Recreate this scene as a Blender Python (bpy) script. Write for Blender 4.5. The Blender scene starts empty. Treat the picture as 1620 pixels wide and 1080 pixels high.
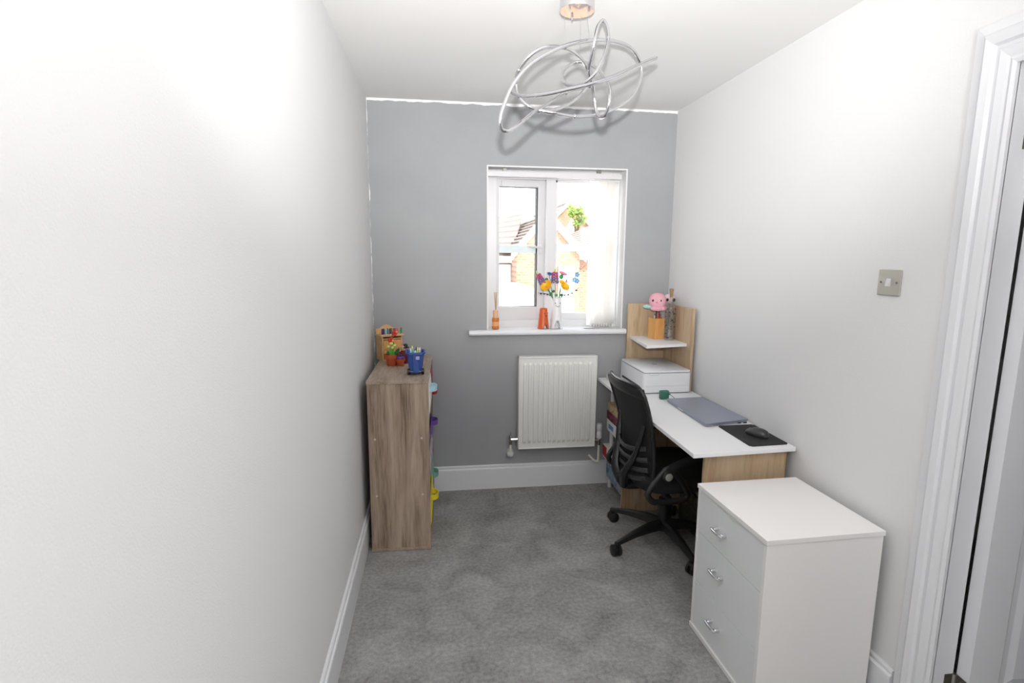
import bpy, bmesh, math, random
from mathutils import Vector, Matrix
random.seed(4)
C = bpy.context.scene.collection
S = bpy.context.scene
pi = math.pi

# ---------------------------------------------------------------- camera
cam = bpy.data.objects.new('camera', bpy.data.cameras.new('camera')); C.objects.link(cam)
fw = Vector((0.13323493, 0.97860826, -0.15676199)); rt = Vector((0.99098238, -0.13381459, 0.00689839)); up = Vector((0.01422621, 0.15626747, 0.98761232))
cam.matrix_world = Matrix(((rt.x, up.x, -fw.x, 0), (rt.y, up.y, -fw.y, 0), (rt.z, up.z, -fw.z, 1.5146), (0, 0, 0, 1)))
cam.data.sensor_width = 36; cam.data.lens = 861.9 / 1620 * 36; cam.data.clip_start = 0.02
S.camera = cam
# ---------------------------------------------------------------- sky, sun, camera flash, exposure
w = bpy.data.worlds.new('world'); S.world = w; w.use_nodes = True
bg = w.node_tree.nodes['Background']; bg.inputs[0].default_value = (0.93, 0.97, 1.0, 1); bg.inputs[1].default_value = 5.0
def light(name, kind, loc, energy, rot=(0, 0, 0), **kw):
    l = bpy.data.lights.new(name, kind); l.energy = energy
    for k, v in kw.items(): setattr(l, k, v)
    o = bpy.data.objects.new(name, l); C.objects.link(o); o.location = loc; o.rotation_euler = rot
    return o
light('sun', 'SUN', (0, 0, 12), 7.0, (math.radians(50), 0, math.radians(25)), angle=0.05, color=(1, 0.95, 0.88))
# the photographer's flash on top of the camera, and an added upward fill lamp standing in for its ceiling bounce
light('camera_flash', 'SPOT', (0.0, 0.0, 1.655), 350, (math.radians(107), 0, math.radians(-13)), spot_size=math.radians(76), spot_blend=1.0, shadow_soft_size=0.026, color=(1, 0.99, 0.97))
light('bounce_fill', 'AREA', (0.75, -0.25, 1.55), 45, (math.radians(180), 0, 0), shape='DISK', size=0.3, color=(1, 0.985, 0.97))
S.view_settings.view_transform = 'Standard'; S.view_settings.look = 'None'; S.view_settings.gamma = 1
S.view_settings.use_curve_mapping = False; S.view_settings.exposure = 0.0

# ---------------------------------------------------------------- materials
MT = {}
def mat(name, col, rough=0.5, metal=0.0, bump=0, bscale=200, var=0, vscale=6, spec=0.5, **kw):
    if name in MT: return MT[name]
    m = bpy.data.materials.new(name); m.use_nodes = True; n = m.node_tree.nodes; l = m.node_tree.links
    b = n['Principled BSDF']; b.inputs['Base Color'].default_value = (*col, 1); b.inputs['Roughness'].default_value = rough
    b.inputs['Metallic'].default_value = metal; b.inputs['Specular IOR Level'].default_value = spec
    for k, v in kw.items(): b.inputs[k].default_value = v
    tc = n.new('ShaderNodeTexCoord')
    if bump:
        t = n.new('ShaderNodeTexNoise'); t.inputs['Scale'].default_value = bscale; t.inputs['Detail'].default_value = 3
        l.new(tc.outputs['Object'], t.inputs['Vector'])
        bp = n.new('ShaderNodeBump'); bp.inputs['Strength'].default_value = bump; bp.inputs['Distance'].default_value = 0.002
        l.new(t.outputs['Fac'], bp.inputs['Height']); l.new(bp.outputs[0], b.inputs['Normal'])
    if var:
        t = n.new('ShaderNodeTexNoise'); t.inputs['Scale'].default_value = vscale; t.inputs['Detail'].default_value = 5
        l.new(tc.outputs['Object'], t.inputs['Vector'])
        r = n.new('ShaderNodeMix'); r.data_type = 'RGBA'
        r.inputs[6].default_value = (*[c * (1 - var) for c in col], 1); r.inputs[7].default_value = (*[min(1, c * (1 + var)) for c in col], 1)
        l.new(t.outputs['Fac'], r.inputs[0]); l.new(r.outputs[2], b.inputs['Base Color'])
    MT[name] = m; return m
def wood(name, c1, c2, c3, stretch, rough=0.5, scale=14):
    m = bpy.data.materials.new(name); m.use_nodes = True; n = m.node_tree.nodes; l = m.node_tree.links
    b = n['Principled BSDF']; b.inputs['Roughness'].default_value = rough
    tc = n.new('ShaderNodeTexCoord'); mp = n.new('ShaderNodeMapping'); mp.inputs['Scale'].default_value = stretch
    l.new(tc.outputs['Object'], mp.inputs['Vector'])
    a = n.new('ShaderNodeTexNoise'); a.inputs['Scale'].default_value = scale; a.inputs['Detail'].default_value = 6; a.inputs['Distortion'].default_value = 1.2
    f = n.new('ShaderNodeTexNoise'); f.inputs['Scale'].default_value = scale * 9; f.inputs['Detail'].default_value = 4
    l.new(mp.outputs[0], a.inputs['Vector']); l.new(mp.outputs[0], f.inputs['Vector'])
    r = n.new('ShaderNodeValToRGB'); e = r.color_ramp.elements
    e[0].position = 0.36; e[0].color = (*c1, 1); e[1].position = 0.66; e[1].color = (*c3, 1)
    x = e.new(0.5); x.color = (*c2, 1)
    mm = n.new('ShaderNodeMix'); mm.data_type = 'FLOAT'; mm.inputs[0].default_value = 0.4
    l.new(a.outputs['Fac'], mm.inputs[2]); l.new(f.outputs['Fac'], mm.inputs[3]); l.new(mm.outputs[0], r.inputs[0])
    l.new(r.outputs[0], b.inputs['Base Color'])
    bp = n.new('ShaderNodeBump'); bp.inputs['Strength'].default_value = 0.15; bp.inputs['Distance'].default_value = 0.001
    l.new(f.outputs['Fac'], bp.inputs['Height']); l.new(bp.outputs[0], b.inputs['Normal'])
    return m
WHITE = mat('white wall paint', (0.765, 0.765, 0.77), 0.85, bump=0.25, bscale=260, spec=0.2)
CEIL = mat('ceiling paint', (0.835, 0.825, 0.82), 0.9, bump=0.15, bscale=200, spec=0.15)
GLOSS = mat('white gloss paint', (0.745, 0.755, 0.78), 0.35)
UPVC = mat('white plastic frame', (0.66, 0.655, 0.67), 0.3)
RADW = mat('radiator enamel', (0.80, 0.80, 0.77), 0.35)
MELA = mat('white melamine', (0.84, 0.83, 0.82), 0.4, bump=0.08, bscale=900)
DRAW = mat('drawer front', (0.76, 0.79, 0.79), 0.42, bump=0.06, bscale=900)
DESKW = mat('desk white', (0.84, 0.845, 0.86), 0.4)
BLACKP = mat('black plastic', (0.010, 0.010, 0.011), 0.42)
BLACKF = mat('black fabric', (0.010, 0.010, 0.011), 0.9, bump=0.5, bscale=900)
CHROME = mat('chrome', (0.72, 0.72, 0.74), 0.09, 1.0)
SATIN = mat('satin nickel', (0.62, 0.61, 0.56), 0.32, 1.0)
STEEL = mat('dull steel', (0.25, 0.24, 0.21), 0.4, 1.0)
SONOMA = wood('sonoma oak', (0.16, 0.105, 0.07), (0.35, 0.265, 0.195), (0.47, 0.37, 0.285), (1, 1, 0.07))
SONOMAT = wood('sonoma oak top', (0.22, 0.16, 0.12), (0.36, 0.28, 0.215), (0.46, 0.37, 0.30), (1, 0.12, 1))
OAK = wood('light oak', (0.38, 0.25, 0.14), (0.52, 0.38, 0.24), (0.60, 0.46, 0.31), (1, 1, 0.10), scale=9)
PINE = wood('pine', (0.55, 0.30, 0.12), (0.68, 0.41, 0.20), (0.74, 0.48, 0.25), (0.15, 1, 1), scale=20)
BAMBOO = wood('bamboo', (0.55, 0.26, 0.07), (0.66, 0.34, 0.11), (0.72, 0.40, 0.15), (1, 1, 0.1), scale=20)
def grey_wall():
    m = bpy.data.materials.new('grey wall paint'); m.use_nodes = True; n = m.node_tree.nodes; l = m.node_tree.links
    b = n['Principled BSDF']; b.inputs['Roughness'].default_value = 0.8; b.inputs['Specular IOR Level'].default_value = 0.25
    tc = n.new('ShaderNodeTexCoord'); t = n.new('ShaderNodeTexNoise'); t.inputs['Scale'].default_value = 3; t.inputs['Detail'].default_value = 8
    l.new(tc.outputs['Object'], t.inputs['Vector'])
    g = n.new('ShaderNodeValToRGB'); g.color_ramp.elements[0].color = (0.345, 0.352, 0.365, 1); g.color_ramp.elements[1].color = (0.365, 0.372, 0.384, 1)
    g.color_ramp.elements[0].position = 0.35; g.color_ramp.elements[1].position = 0.65
    l.new(t.outputs['Fac'], g.inputs[0])
    # ragged white line where the grey was cut in below the ceiling and beside the white wall
    sx = n.new('ShaderNodeSeparateXYZ'); l.new(tc.outputs['Object'], sx.inputs[0])
    t2 = n.new('ShaderNodeTexNoise'); t2.inputs['Scale'].default_value = 16; l.new(tc.outputs['Object'], t2.inputs['Vector'])
    def edge(sock, sign, base, amp):
        a = n.new('ShaderNodeMath'); a.operation = 'MULTIPLY_ADD'; a.inputs[1].default_value = amp; a.inputs[2].default_value = base
        l.new(t2.outputs['Fac'], a.inputs[0])
        c = n.new('ShaderNodeMath'); c.operation = 'GREATER_THAN' if sign > 0 else 'LESS_THAN'
        l.new(sock, c.inputs[0]); l.new(a.outputs[0], c.inputs[1]); return c
    e1 = edge(sx.outputs[2], 1, 2.397, -0.020); e2 = edge(sx.outputs[0], -1, -0.400, 0.018)
    mx = n.new('ShaderNodeMath'); mx.operation = 'MAXIMUM'; l.new(e1.outputs[0], mx.inputs[0]); l.new(e2.outputs[0], mx.inputs[1])
    r = n.new('ShaderNodeMix'); r.data_type = 'RGBA'; l.new(mx.outputs[0], r.inputs[0]); l.new(g.outputs[0], r.inputs[6])
    r.inputs[7].default_value = (0.85, 0.85, 0.85, 1); l.new(r.outputs[2], b.inputs['Base Color'])
    bp = n.new('ShaderNodeBump'); bp.inputs['Strength'].default_value = 0.25; bp.inputs['Distance'].default_value = 0.002
    t3 = n.new('ShaderNodeTexNoise'); t3.inputs['Scale'].default_value = 240; l.new(tc.outputs['Object'], t3.inputs['Vector'])
    l.new(t3.outputs['Fac'], bp.inputs['Height']); l.new(bp.outputs[0], b.inputs['Normal'])
    return m
def carpet():
    m = bpy.data.materials.new('grey carpet'); m.use_nodes = True; n = m.node_tree.nodes; l = m.node_tree.links
    b = n['Principled BSDF']; b.inputs['Roughness'].default_value = 0.95; b.inputs['Specular IOR Level'].default_value = 0.1
    tc = n.new('ShaderNodeTexCoord')
    a = n.new('ShaderNodeTexNoise'); a.inputs['Scale'].default_value = 5; a.inputs['Detail'].default_value = 4; a.inputs['Distortion'].default_value = 0.8
    f = n.new('ShaderNodeTexNoise'); f.inputs['Scale'].default_value = 330; f.inputs['Detail'].default_value = 4
    k = n.new('ShaderNodeTexNoise'); k.inputs['Scale'].default_value = 60; k.inputs['Detail'].default_value = 3
    for t in (a, f, k): l.new(tc.outputs['Object'], t.inputs['Vector'])
    s1 = n.new('ShaderNodeMix'); s1.data_type = 'FLOAT'; s1.inputs[0].default_value = 0.52; l.new(a.outputs['Fac'], s1.inputs[2]); l.new(f.outputs['Fac'], s1.inputs[3])
    s2 = n.new('ShaderNodeMix'); s2.data_type = 'FLOAT'; s2.inputs[0].default_value = 0.3; l.new(s1.outputs[0], s2.inputs[2]); l.new(k.outputs['Fac'], s2.inputs[3])
    r = n.new('ShaderNodeValToRGB'); e = r.color_ramp.elements; e[0].position = 0.34; e[0].color = (0.15, 0.147, 0.145, 1); e[1].position = 0.66; e[1].color = (0.46, 0.452, 0.445, 1)
    l.new(s2.outputs[0], r.inputs[0]); l.new(r.outputs[0], b.inputs['Base Color'])
    bp = n.new('ShaderNodeBump'); bp.inputs['Strength'].default_value = 0.9; bp.inputs['Distance'].default_value = 0.006
    l.new(s2.outputs[0], bp.inputs['Height']); l.new(bp.outputs[0], b.inputs['Normal'])
    return m
def glass(name, tint=(1, 1, 1), gl=0.06, diff=0.0, dcol=(1, 1, 1)):
    m = bpy.data.materials.new(name); m.use_nodes = True; n = m.node_tree.nodes; l = m.node_tree.links
    n.remove(n['Principled BSDF']); o = n['Material Output']
    t = n.new('ShaderNodeBsdfTransparent'); t.inputs[0].default_value = (*tint, 1)
    g = n.new('ShaderNodeBsdfGlossy'); g.inputs['Roughness'].default_value = 0.02
    x = n.new('ShaderNodeMixShader'); x.inputs[0].default_value = gl
    l.new(t.outputs[0], x.inputs[1]); l.new(g.outputs[0], x.inputs[2]); last = x
    if diff:
        d = n.new('ShaderNodeBsdfDiffuse'); d.inputs[0].default_value = (*dcol, 1)
        y = n.new('ShaderNodeMixShader'); y.inputs[0].default_value = diff; l.new(x.outputs[0], y.inputs[1]); l.new(d.outputs[0], y.inputs[2]); last = y
    l.new(last.outputs[0], o.inputs[0]); return m
def cloth(name, col, tr=0.5):
    m = bpy.data.materials.new(name); m.use_nodes = True; n = m.node_tree.nodes; l = m.node_tree.links
    n.remove(n['Principled BSDF']); o = n['Material Output']
    d = n.new('ShaderNodeBsdfDiffuse'); d.inputs[0].default_value = (*col, 1)
    t = n.new('ShaderNodeBsdfTranslucent'); t.inputs[0].default_value = (*col, 1)
    x = n.new('ShaderNodeMixShader'); x.inputs[0].default_value = tr
    l.new(d.outputs[0], x.inputs[1]); l.new(t.outputs[0], x.inputs[2]); l.new(x.outputs[0], o.inputs[0]); return m
def brickmat():
    m = bpy.data.materials.new('red brick'); m.use_nodes = True; n = m.node_tree.nodes; l = m.node_tree.links
    b = n['Principled BSDF']; b.inputs['Roughness'].default_value = 0.9
    tc = n.new('ShaderNodeTexCoord'); mp = n.new('ShaderNodeMapping'); mp.inputs['Rotation'].default_value = (pi / 2, 0, 0)
    l.new(tc.outputs['Object'], mp.inputs['Vector'])
    t = n.new('ShaderNodeTexBrick'); t.inputs['Scale'].default_value = 4.4; t.inputs['Mortar Size'].default_value = 0.02
    t.inputs['Color1'].default_value = (0.34, 0.17, 0.11, 1); t.inputs['Color2'].default_value = (0.40, 0.22, 0.15, 1); t.inputs['Mortar'].default_value = (0.42, 0.30, 0.24, 1)
    l.new(mp.outputs[0], t.inputs['Vector']); l.new(t.outputs[0], b.inputs['Base Color']); return m
def meshmat():
    m = mat('chair mesh cloth', (0.010, 0.010, 0.011), 0.8)
    return m

# ---------------------------------------------------------------- mesh helpers
def B(): return bmesh.new()
def bx(bm, lo, hi, bev=0):
    v = [bm.verts.new((x, y, z)) for x in (lo[0], hi[0]) for y in (lo[1], hi[1]) for z in (lo[2], hi[2])]
    fs = [bm.faces.new([v[i] for i in f]) for f in ((0, 1, 3, 2), (4, 6, 7, 5), (0, 4, 5, 1), (2, 3, 7, 6), (0, 2, 6, 4), (1, 5, 7, 3))]
    if bev:
        es = list({e for f in fs for e in f.edges})
        bmesh.ops.bevel(bm, geom=es, offset=bev, segments=2, profile=0.6, affect='EDGES')
    return bm
def box(lo, hi, bev=0.0): return bx(B(), lo, hi, bev)
def prism(bm, pts, axis, a, b):
    """polygon pts in the two other axes, extruded along axis from a to b"""
    def P(p, t):
        return {'x': (t, p[0], p[1]), 'y': (p[0], t, p[1]), 'z': (p[0], p[1], t)}[axis]
    A = [bm.verts.new(P(p, a)) for p in pts]; D = [bm.verts.new(P(p, b)) for p in pts]; n = len(pts)
    bm.faces.new(A); bm.faces.new(D[::-1])
    for i in range(n): bm.faces.new((A[i], D[i], D[(i + 1) % n], A[(i + 1) % n]))
    return bm
def smooth_pts(pts, closed=False, k=5):
    P = [Vector(p) for p in pts]; n = len(P); out = []
    for i in range(n if closed else n - 1):
        if closed: p0, p1, p2, p3 = P[i - 1], P[i], P[(i + 1) % n], P[(i + 2) % n]
        else: p0, p1, p2, p3 = P[max(i - 1, 0)], P[i], P[i + 1], P[min(i + 2, n - 1)]
        for j in range(k):
            t = j / k
            out.append(0.5 * ((2 * p1) + (p2 - p0) * t + (2 * p0 - 5 * p1 + 4 * p2 - p3) * t * t + (3 * p1 - p0 - 3 * p2 + p3) * t ** 3))
    if not closed: out.append(P[-1])
    return out
def tube(bm, pts, r, closed=False, seg=8, flat=1.0):
    P = [Vector(p) for p in pts]; n = len(P); rings = []; prev = None
    R = r if isinstance(r, (list, tuple)) else [r] * n
    for i in range(n):
        a = P[i - 1] if (closed or i > 0) else P[i]; b = P[(i + 1) % n] if (closed or i < n - 1) else P[i]
        t = (b - a).normalized() if (b - a).length > 1e-9 else Vector((0, 0, 1))
        if prev is None:
            u = t.cross(Vector((0, 0, 1)))
            if u.length < 0.1: u = t.cross(Vector((1, 0, 0)))
        else: u = prev - t * prev.dot(t)
        u.normalize(); prev = u; v = t.cross(u)
        rings.append([bm.verts.new(P[i] + (u * math.cos(2 * pi * k / seg) * flat + v * math.sin(2 * pi * k / seg)) * R[i]) for k in range(seg)])
    for i in range(n if closed else n - 1):
        a, b = rings[i], rings[(i + 1) % n]
        off = 0
        if closed and i == n - 1:
            off = min(range(seg), key=lambda o: (a[0].co - b[o].co).length)
        for k in range(seg): bm.faces.new((a[k], a[(k + 1) % seg], b[(k + 1 + off) % seg], b[(k + off) % seg]))
    if not closed: bm.faces.new(rings[0][::-1]); bm.faces.new(rings[-1])
    return bm
def rod(p, q, r, seg=10): return tube(B(), [p, q], r, seg=seg)
def lathe(bm, c, prof, seg=20, axis='z', sx=1, sy=1):
    rings = []
    def P(r, h, a):
        x, y = r * math.cos(a) * sx, r * math.sin(a) * sy
        return {'z': (c[0] + x, c[1] + y, c[2] + h), 'x': (c[0] + h, c[1] + x, c[2] + y), 'y': (c[0] + x, c[1] + h, c[2] + y)}[axis]
    for r, h in prof: rings.append([bm.verts.new(P(max(r, 1e-4), h, 2 * pi * k / seg)) for k in range(seg)])
    for a, b in zip(rings, rings[1:]):
        for k in range(seg): bm.faces.new((a[k], a[(k + 1) % seg], b[(k + 1) % seg], b[k]))
    bm.faces.new(rings[0][::-1]); bm.faces.new(rings[-1]); return bm
def ball(bm, c, r, s=(1, 1, 1), u=14, v=10, rot=None):
    M = Matrix.Translation(c) @ (rot or Matrix()) @ Matrix.Diagonal((*s, 1))
    bmesh.ops.create_uvsphere(bm, u_segments=u, v_segments=v, radius=r, matrix=M); return bm
def rbox(w, d, h, r, c=(0, 0, 0), seg=4, tb=0.004):
    """box with rounded vertical corners (radius r) centred on c at its base"""
    pts = []
    for cx, cy, a0 in ((w / 2 - r, d / 2 - r, 0), (-w / 2 + r, d / 2 - r, 90), (-w / 2 + r, -d / 2 + r, 180), (w / 2 - r, -d / 2 + r, 270)):
        for k in range(seg + 1):
            a = math.radians(a0 + 90 * k / seg); pts.append((cx + r * math.cos(a), cy + r * math.sin(a)))
    bm = B(); rings = []
    for z, s in ((0, -tb), (tb, 0), (h - tb, 0), (h, -tb)):
        rings.append([bm.verts.new((c[0] + x + (s if x > 0 else -s), c[1] + y + (s if y > 0 else -s), c[2] + z)) for x, y in pts])
    for a, b in zip(rings, rings[1:]):
        for k in range(len(pts)): bm.faces.new((a[k], a[(k + 1) % len(pts)], b[(k + 1) % len(pts)], b[k]))
    bm.faces.new(rings[0][::-1]); bm.faces.new(rings[-1]); return bm
def obj(name, bm, m, parent=None, smooth=False, kind=None, label=None):
    bmesh.ops.recalc_face_normals(bm, faces=bm.faces)
    me = bpy.data.meshes.new(name); bm.to_mesh(me); bm.free(); me.materials.append(m)
    if smooth:
        for p in me.polygons: p.use_smooth = True
        try: me.set_sharp_from_angle(angle=math.radians(38))
        except Exception: pass
    o = bpy.data.objects.new(name, me); C.objects.link(o)
    if parent: o.parent = parent
    if kind: o['kind'] = kind
    if label: o['label'] = label
    return o
def thing(name, label, cat, loc=(0, 0, 0), rz=0, group=None):
    o = bpy.data.objects.new(name, None); C.objects.link(o); o.location = loc; o.rotation_euler = (0, 0, math.radians(rz))
    o.empty_display_size = 0.05
    return tag(o, label, cat, group)
def tag(o, label, cat, group=None):
    o['label'] = label; o['category'] = cat
    if group: o['group'] = group
    return o
def struct(name, bm, m, parent=None, smooth=False):
    o = obj(name, bm, m, parent, smooth); o['kind'] = 'structure'; return o
def copy_tree(o, parent=None):
    c = o.copy(); C.objects.link(c); c.parent = parent
    for ch in [x for x in bpy.data.objects if x.parent == o and x is not c]: copy_tree(ch, c)
    return c

# ================================================================ ROOM
XL, XR, YB, YR, H = -0.393, 1.486, 3.384, -1.25, 2.4
WX0, WX1, WZ0, WZ1 = 0.309, 1.172, 1.045, 2.039        # window opening
DY0, DY1, DZ = 0.53, 1.30, 2.02                        # doorway in the right wall
CARPET = carpet()
struct('floor', box((XL - 0.1, YR - 0.1, -0.06), (3.3, YB + 0.2, 0)), CARPET)
struct('ceiling', box((XL - 0.1, YR - 0.1, H), (3.3, YB + 0.2, H + 0.1)), CEIL)
struct('wall_left', box((XL - 0.1, YR - 0.1, 0), (XL, YB, H)), WHITE)
struct('wall_rear', box((XL, YR - 0.1, 0), (XR, YR, H)), WHITE)
bm = B()
bx(bm, (XR, YR, 0), (XR + 0.07, DY0 - 0.025, H)); bx(bm, (XR, DY1 + 0.025, 0), (XR + 0.07, YB, H)); bx(bm, (XR, DY0 - 0.025, DZ + 0.02), (XR + 0.07, DY1 + 0.025, H))
struct('wall_right', bm, WHITE)
bm = B(); y0, y1 = YB, YB + 0.2
g = 0.008
bx(bm, (XL - 0.1, y0, 0), (WX0 - g, y1, H)); bx(bm, (WX1 + g, y0, 0), (XR + 0.07, y1, H))
bx(bm, (WX0 - g, y0, 0), (WX1 + g, y1, WZ0 - 0.032)); bx(bm, (WX0 - g, y0, WZ1 + g), (WX1 + g, y1, H))
struct('wall_back', bm, grey_wall())
# landing beyond the doorway
bm = B(); bx(bm, (XR + 0.07, 2.4, 0), (3.3, 2.5, H)); bx(bm, (XR + 0.07, -0.6, 0), (3.3, -0.5, H)); bx(bm, (3.2, -0.5, 0), (3.3, 2.4, H))
struct('wall_landing', bm, WHITE)
# reveal boards
bm = B()
bx(bm, (WX0 - g, YB - 0.001, WZ0), (WX0, 3.50, WZ1)); bx(bm, (WX1, YB - 0.001, WZ0), (WX1 + g, 3.50, WZ1)); bx(bm, (WX0 - g, YB - 0.001, WZ1), (WX1 + g, 3.50, WZ1 + g))
struct('trim_1', bm, WHITE)
# baseboards
SK = [(0, 0.160), (0.007, 0.160), (0.0105, 0.156), (0.0115, 0.149), (0.009, 0.1445), (0.0095, 0.1425), (0.015, 0.140), (0.0175, 0.136), (0.018, 0.129), (0.018, 0.0), (0, 0)]
def skirt(name, fn, a, b, mit=(0, 0)):
    bm = B()
    A = [bm.verts.new(fn(d, z, a + mit[0] * d)) for d, z in SK]; D = [bm.verts.new(fn(d, z, b + mit[1] * d)) for d, z in SK]; n = len(SK)
    for i in range(n): bm.faces.new((A[i], A[(i + 1) % n], D[(i + 1) % n], D[i]))
    bm.faces.new(A); bm.faces.new(D[::-1])
    return struct(name, bm, GLOSS)
skirt('baseboard_left', lambda d, z, t: (XL + d, t, z), YR, YB, (1, -1))
skirt('baseboard_back', lambda d, z, t: (t, YB - d, z), XL, XR, (1, -1))
skirt('baseboard_right', lambda d, z, t: (XR - d, t, z), 1.43, YB, (0, -1))
skirt('baseboard_rear', lambda d, z, t: (t, YR + d, z), XL, XR, (1, -1))
# architrave: moulded profile swept round the doorway with mitred corners
PR = [(0, 0), (0, 0.012), (0.010, 0.015), (0.018, 0.012), (0.026, 0.014), (0.044, 0.017), (0.050, 0.011), (0.058, 0.012), (0.064, 0.020), (0.084, 0.023), (0.092, 0.018), (0.098, 0.012), (0.122, 0.010), (0.124, 0)]
bm = B(); rows = []
for wd, pj in PR:
    rows.append([bm.verts.new((XR - pj, y, z)) for y, z in ((DY1 + wd, 0), (DY1 + wd, DZ - 0.01 + wd), (DY0 - wd, DZ - 0.01 + wd), (DY0 - wd, 0))])
for a, b in zip(rows, rows[1:]):
    for k in range(3): bm.faces.new((a[k], a[k + 1], b[k + 1], b[k]))
struct('trim_2', bm, GLOSS)
# door lining
bm = B()
bx(bm, (XR - 0.002, DY1, 0), (XR + 0.068, DY1 + 0.025, DZ + 0.02)); bx(bm, (XR - 0.002, DY0 - 0.025, 0), (XR + 0.068, DY0, DZ + 0.02)); bx(bm, (XR - 0.002, DY0, DZ), (XR + 0.068, DY1, DZ + 0.02))
struct('trim_3', bm, GLOSS)
# door leaf, open onto the landing
door = bpy.data.objects.new('door_1', None); C.objects.link(door); door['kind'] = 'structure'
door.location = (1.563, 1.297, 0.008); door.rotation_euler = (0, 0, math.radians(-3))
DW, DH, DT = 0.74, 1.97, 0.042
bm = B()
for lo, hi in (((0, 0), (0.095, DH)), ((DW - 0.095, 0), (DW, DH)), ((0.095, 0), (DW - 0.095, 0.20)), ((0.095, DH - 0.10), (DW - 0.095, DH)), ((0.325, 0.2), (0.415, DH - 0.1)), ((0.095, 0.80), (0.325, 0.98)), ((0.415, 0.80), (DW - 0.095, 0.98)), ((0.095, 1.50), (0.325, 1.58)), ((0.415, 1.50), (DW - 0.095, 1.58))):
    bx(bm, (lo[0], -DT, lo[1]), (hi[0], 0, hi[1]))
struct('door_frame', bm, GLOSS, door)
for x0, x1 in ((0.095, 0.325), (0.415, DW - 0.095)):
    for z0, z1 in ((0.2, 0.8), (0.98, 1.5), (1.58, DH - 0.1)):
        bm = B(); R = []
        for ins, dep in ((0, DT), (0.004, DT - 0.002), (0.014, DT - 0.010), (0.030, DT - 0.010), (0.050, DT - 0.003)):
            R.append([bm.verts.new((x, -dep, z)) for x, z in ((x0 + ins, z0 + ins), (x1 - ins, z0 + ins), (x1 - ins, z1 - ins), (x0 + ins, z1 - ins))])
        for a, b in zip(R, R[1:]):
            for k in range(4): bm.faces.new((a[k], a[(k + 1) % 4], b[(k + 1) % 4], b[k]))
        bm.faces.new(R[-1])
        struct('door_panel', bm, GLOSS, door)
def hinge(zc):
    h = obj('hinge', rod((-0.006, 0.002, zc - 0.05), (-0.006, 0.002, zc + 0.05), 0.0065), SATIN, door, True)
    bm = B(); bx(bm, (-0.0025, -0.036, zc - 0.05), (-0.0002, 0.0, zc + 0.05)); bx(bm, (-0.042, 0.001, zc - 0.05), (-0.008, 0.004, zc + 0.05))
    obj('hinge_plate', bm, STEEL, h)
    bm = B()
    for dz in (-0.033, 0, 0.033): lathe(bm, (-0.0026, -0.02, zc + dz), [(0.004, -0.001), (0.004, 0.0005)], 8, 'x')
    obj('screw', bm, SATIN, h)
    return h
hinge(0.195); hinge(1.84)

# ---------------------------------------------------------------- window
win = bpy.data.objects.new('window_1', None); C.objects.link(win); win['kind'] = 'structure'; win.location = (0, 0, 0)
bm = B(); fy0, fy1 = 3.50, 3.565
bx(bm, (WX0, fy0, WZ0), (0.375, fy1, WZ1), 0.003); bx(bm, (1.125, fy0, WZ0), (WX1, fy1, WZ1), 0.003)
bx(bm, (0.375, fy0, WZ0), (1.125, fy1, 1.095), 0.003); bx(bm, (0.375, fy0, 1.985), (1.125, fy1, WZ1), 0.003)
bx(bm, (0.691, fy0 - 0.003, 1.095), (0.752, fy1, 1.985), 0.003)
struct('window_frame', bm, UPVC, win)
# glazing beads of the fixed light
bm = B(); x0, x1, z0, z1 = 0.752, 1.125, 1.095, 1.985
for a, b in (((x0, z0), (x0 + 0.014, z1)), ((x1 - 0.014, z0), (x1, z1)), ((x0, z0), (x1, z0 + 0.045)), ((x0, z1 - 0.014), (x1, z1))):
    bx(bm, (a[0], 3.512, a[1]), (b[0], 3.53, b[1]), 0.002)
struct('glazing_bead', bm, UPVC, win)
GL = glass('window glass', (0.97, 0.985, 0.98), 0.05)
GLD = glass('sash glass', (0.94, 0.95, 0.95), 0.05)
struct('pane', box((x0 + 0.012, 3.530, z0 + 0.04), (x1 - 0.012, 3.534, z1 - 0.012)), GL, win)
BARM = mat('glazing bar', (0.72, 0.80, 0.82), 0.4)
struct('glazing_bar', box((x0, 3.524, 1.540), (x1, 3.530, 1.588), 0.002), BARM, win)
# open casement hinged on its left side
sash = bpy.data.objects.new('sash', None); C.objects.link(sash); sash.parent = win; sash.location = (0.368, 3.555, 0); sash['kind'] = 'structure'
sash.rotation_euler = (0, 0, math.radians(7))
SW = 0.325
sx0, sx1, sz0, sz1 = 0.0, SW, 1.088, 1.992
bm = B()
bx(bm, (sx0, -0.045, sz0), (sx0 + 0.018, 0.0, sz1), 0.002); bx(bm, (sx1 - 0.052, -0.045, sz0), (sx1, 0.0, sz1), 0.003)
bx(bm, (sx0 + 0.018, -0.045, sz0), (sx1 - 0.052, 0.0, sz0 + 0.09), 0.003); bx(bm, (sx0 + 0.018, -0.045, sz1 - 0.05), (sx1 - 0.052, 0.0, sz1), 0.003)
struct('sash_frame', bm, UPVC, sash)
GASK = mat('gasket', (0.03, 0.03, 0.03), 0.6)
bm = B(); bx(bm, (sx1 - 0.058, -0.044, sz0 + 0.09), (sx1 - 0.052, -0.004, sz1 - 0.05)); bx(bm, (sx0 + 0.018, -0.03, sz1 - 0.053), (sx1 - 0.052, -0.004, sz1 - 0.05)); bx(bm, (sx0 + 0.018, -0.03, sz0 + 0.09), (sx1 - 0.052, -0.004, sz0 + 0.0925))
struct('gasket', bm, GASK, sash)
struct('pane', box((sx0 + 0.018, -0.024, sz0 + 0.0925), (sx1 - 0.058, -0.020, sz1 - 0.053)), GLD, sash)
struct('glazing_bar', box((sx0 + 0.018, -0.030, 1.528), (sx1 - 0.058, -0.0245, 1.578), 0.002), BARM, sash)
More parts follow.
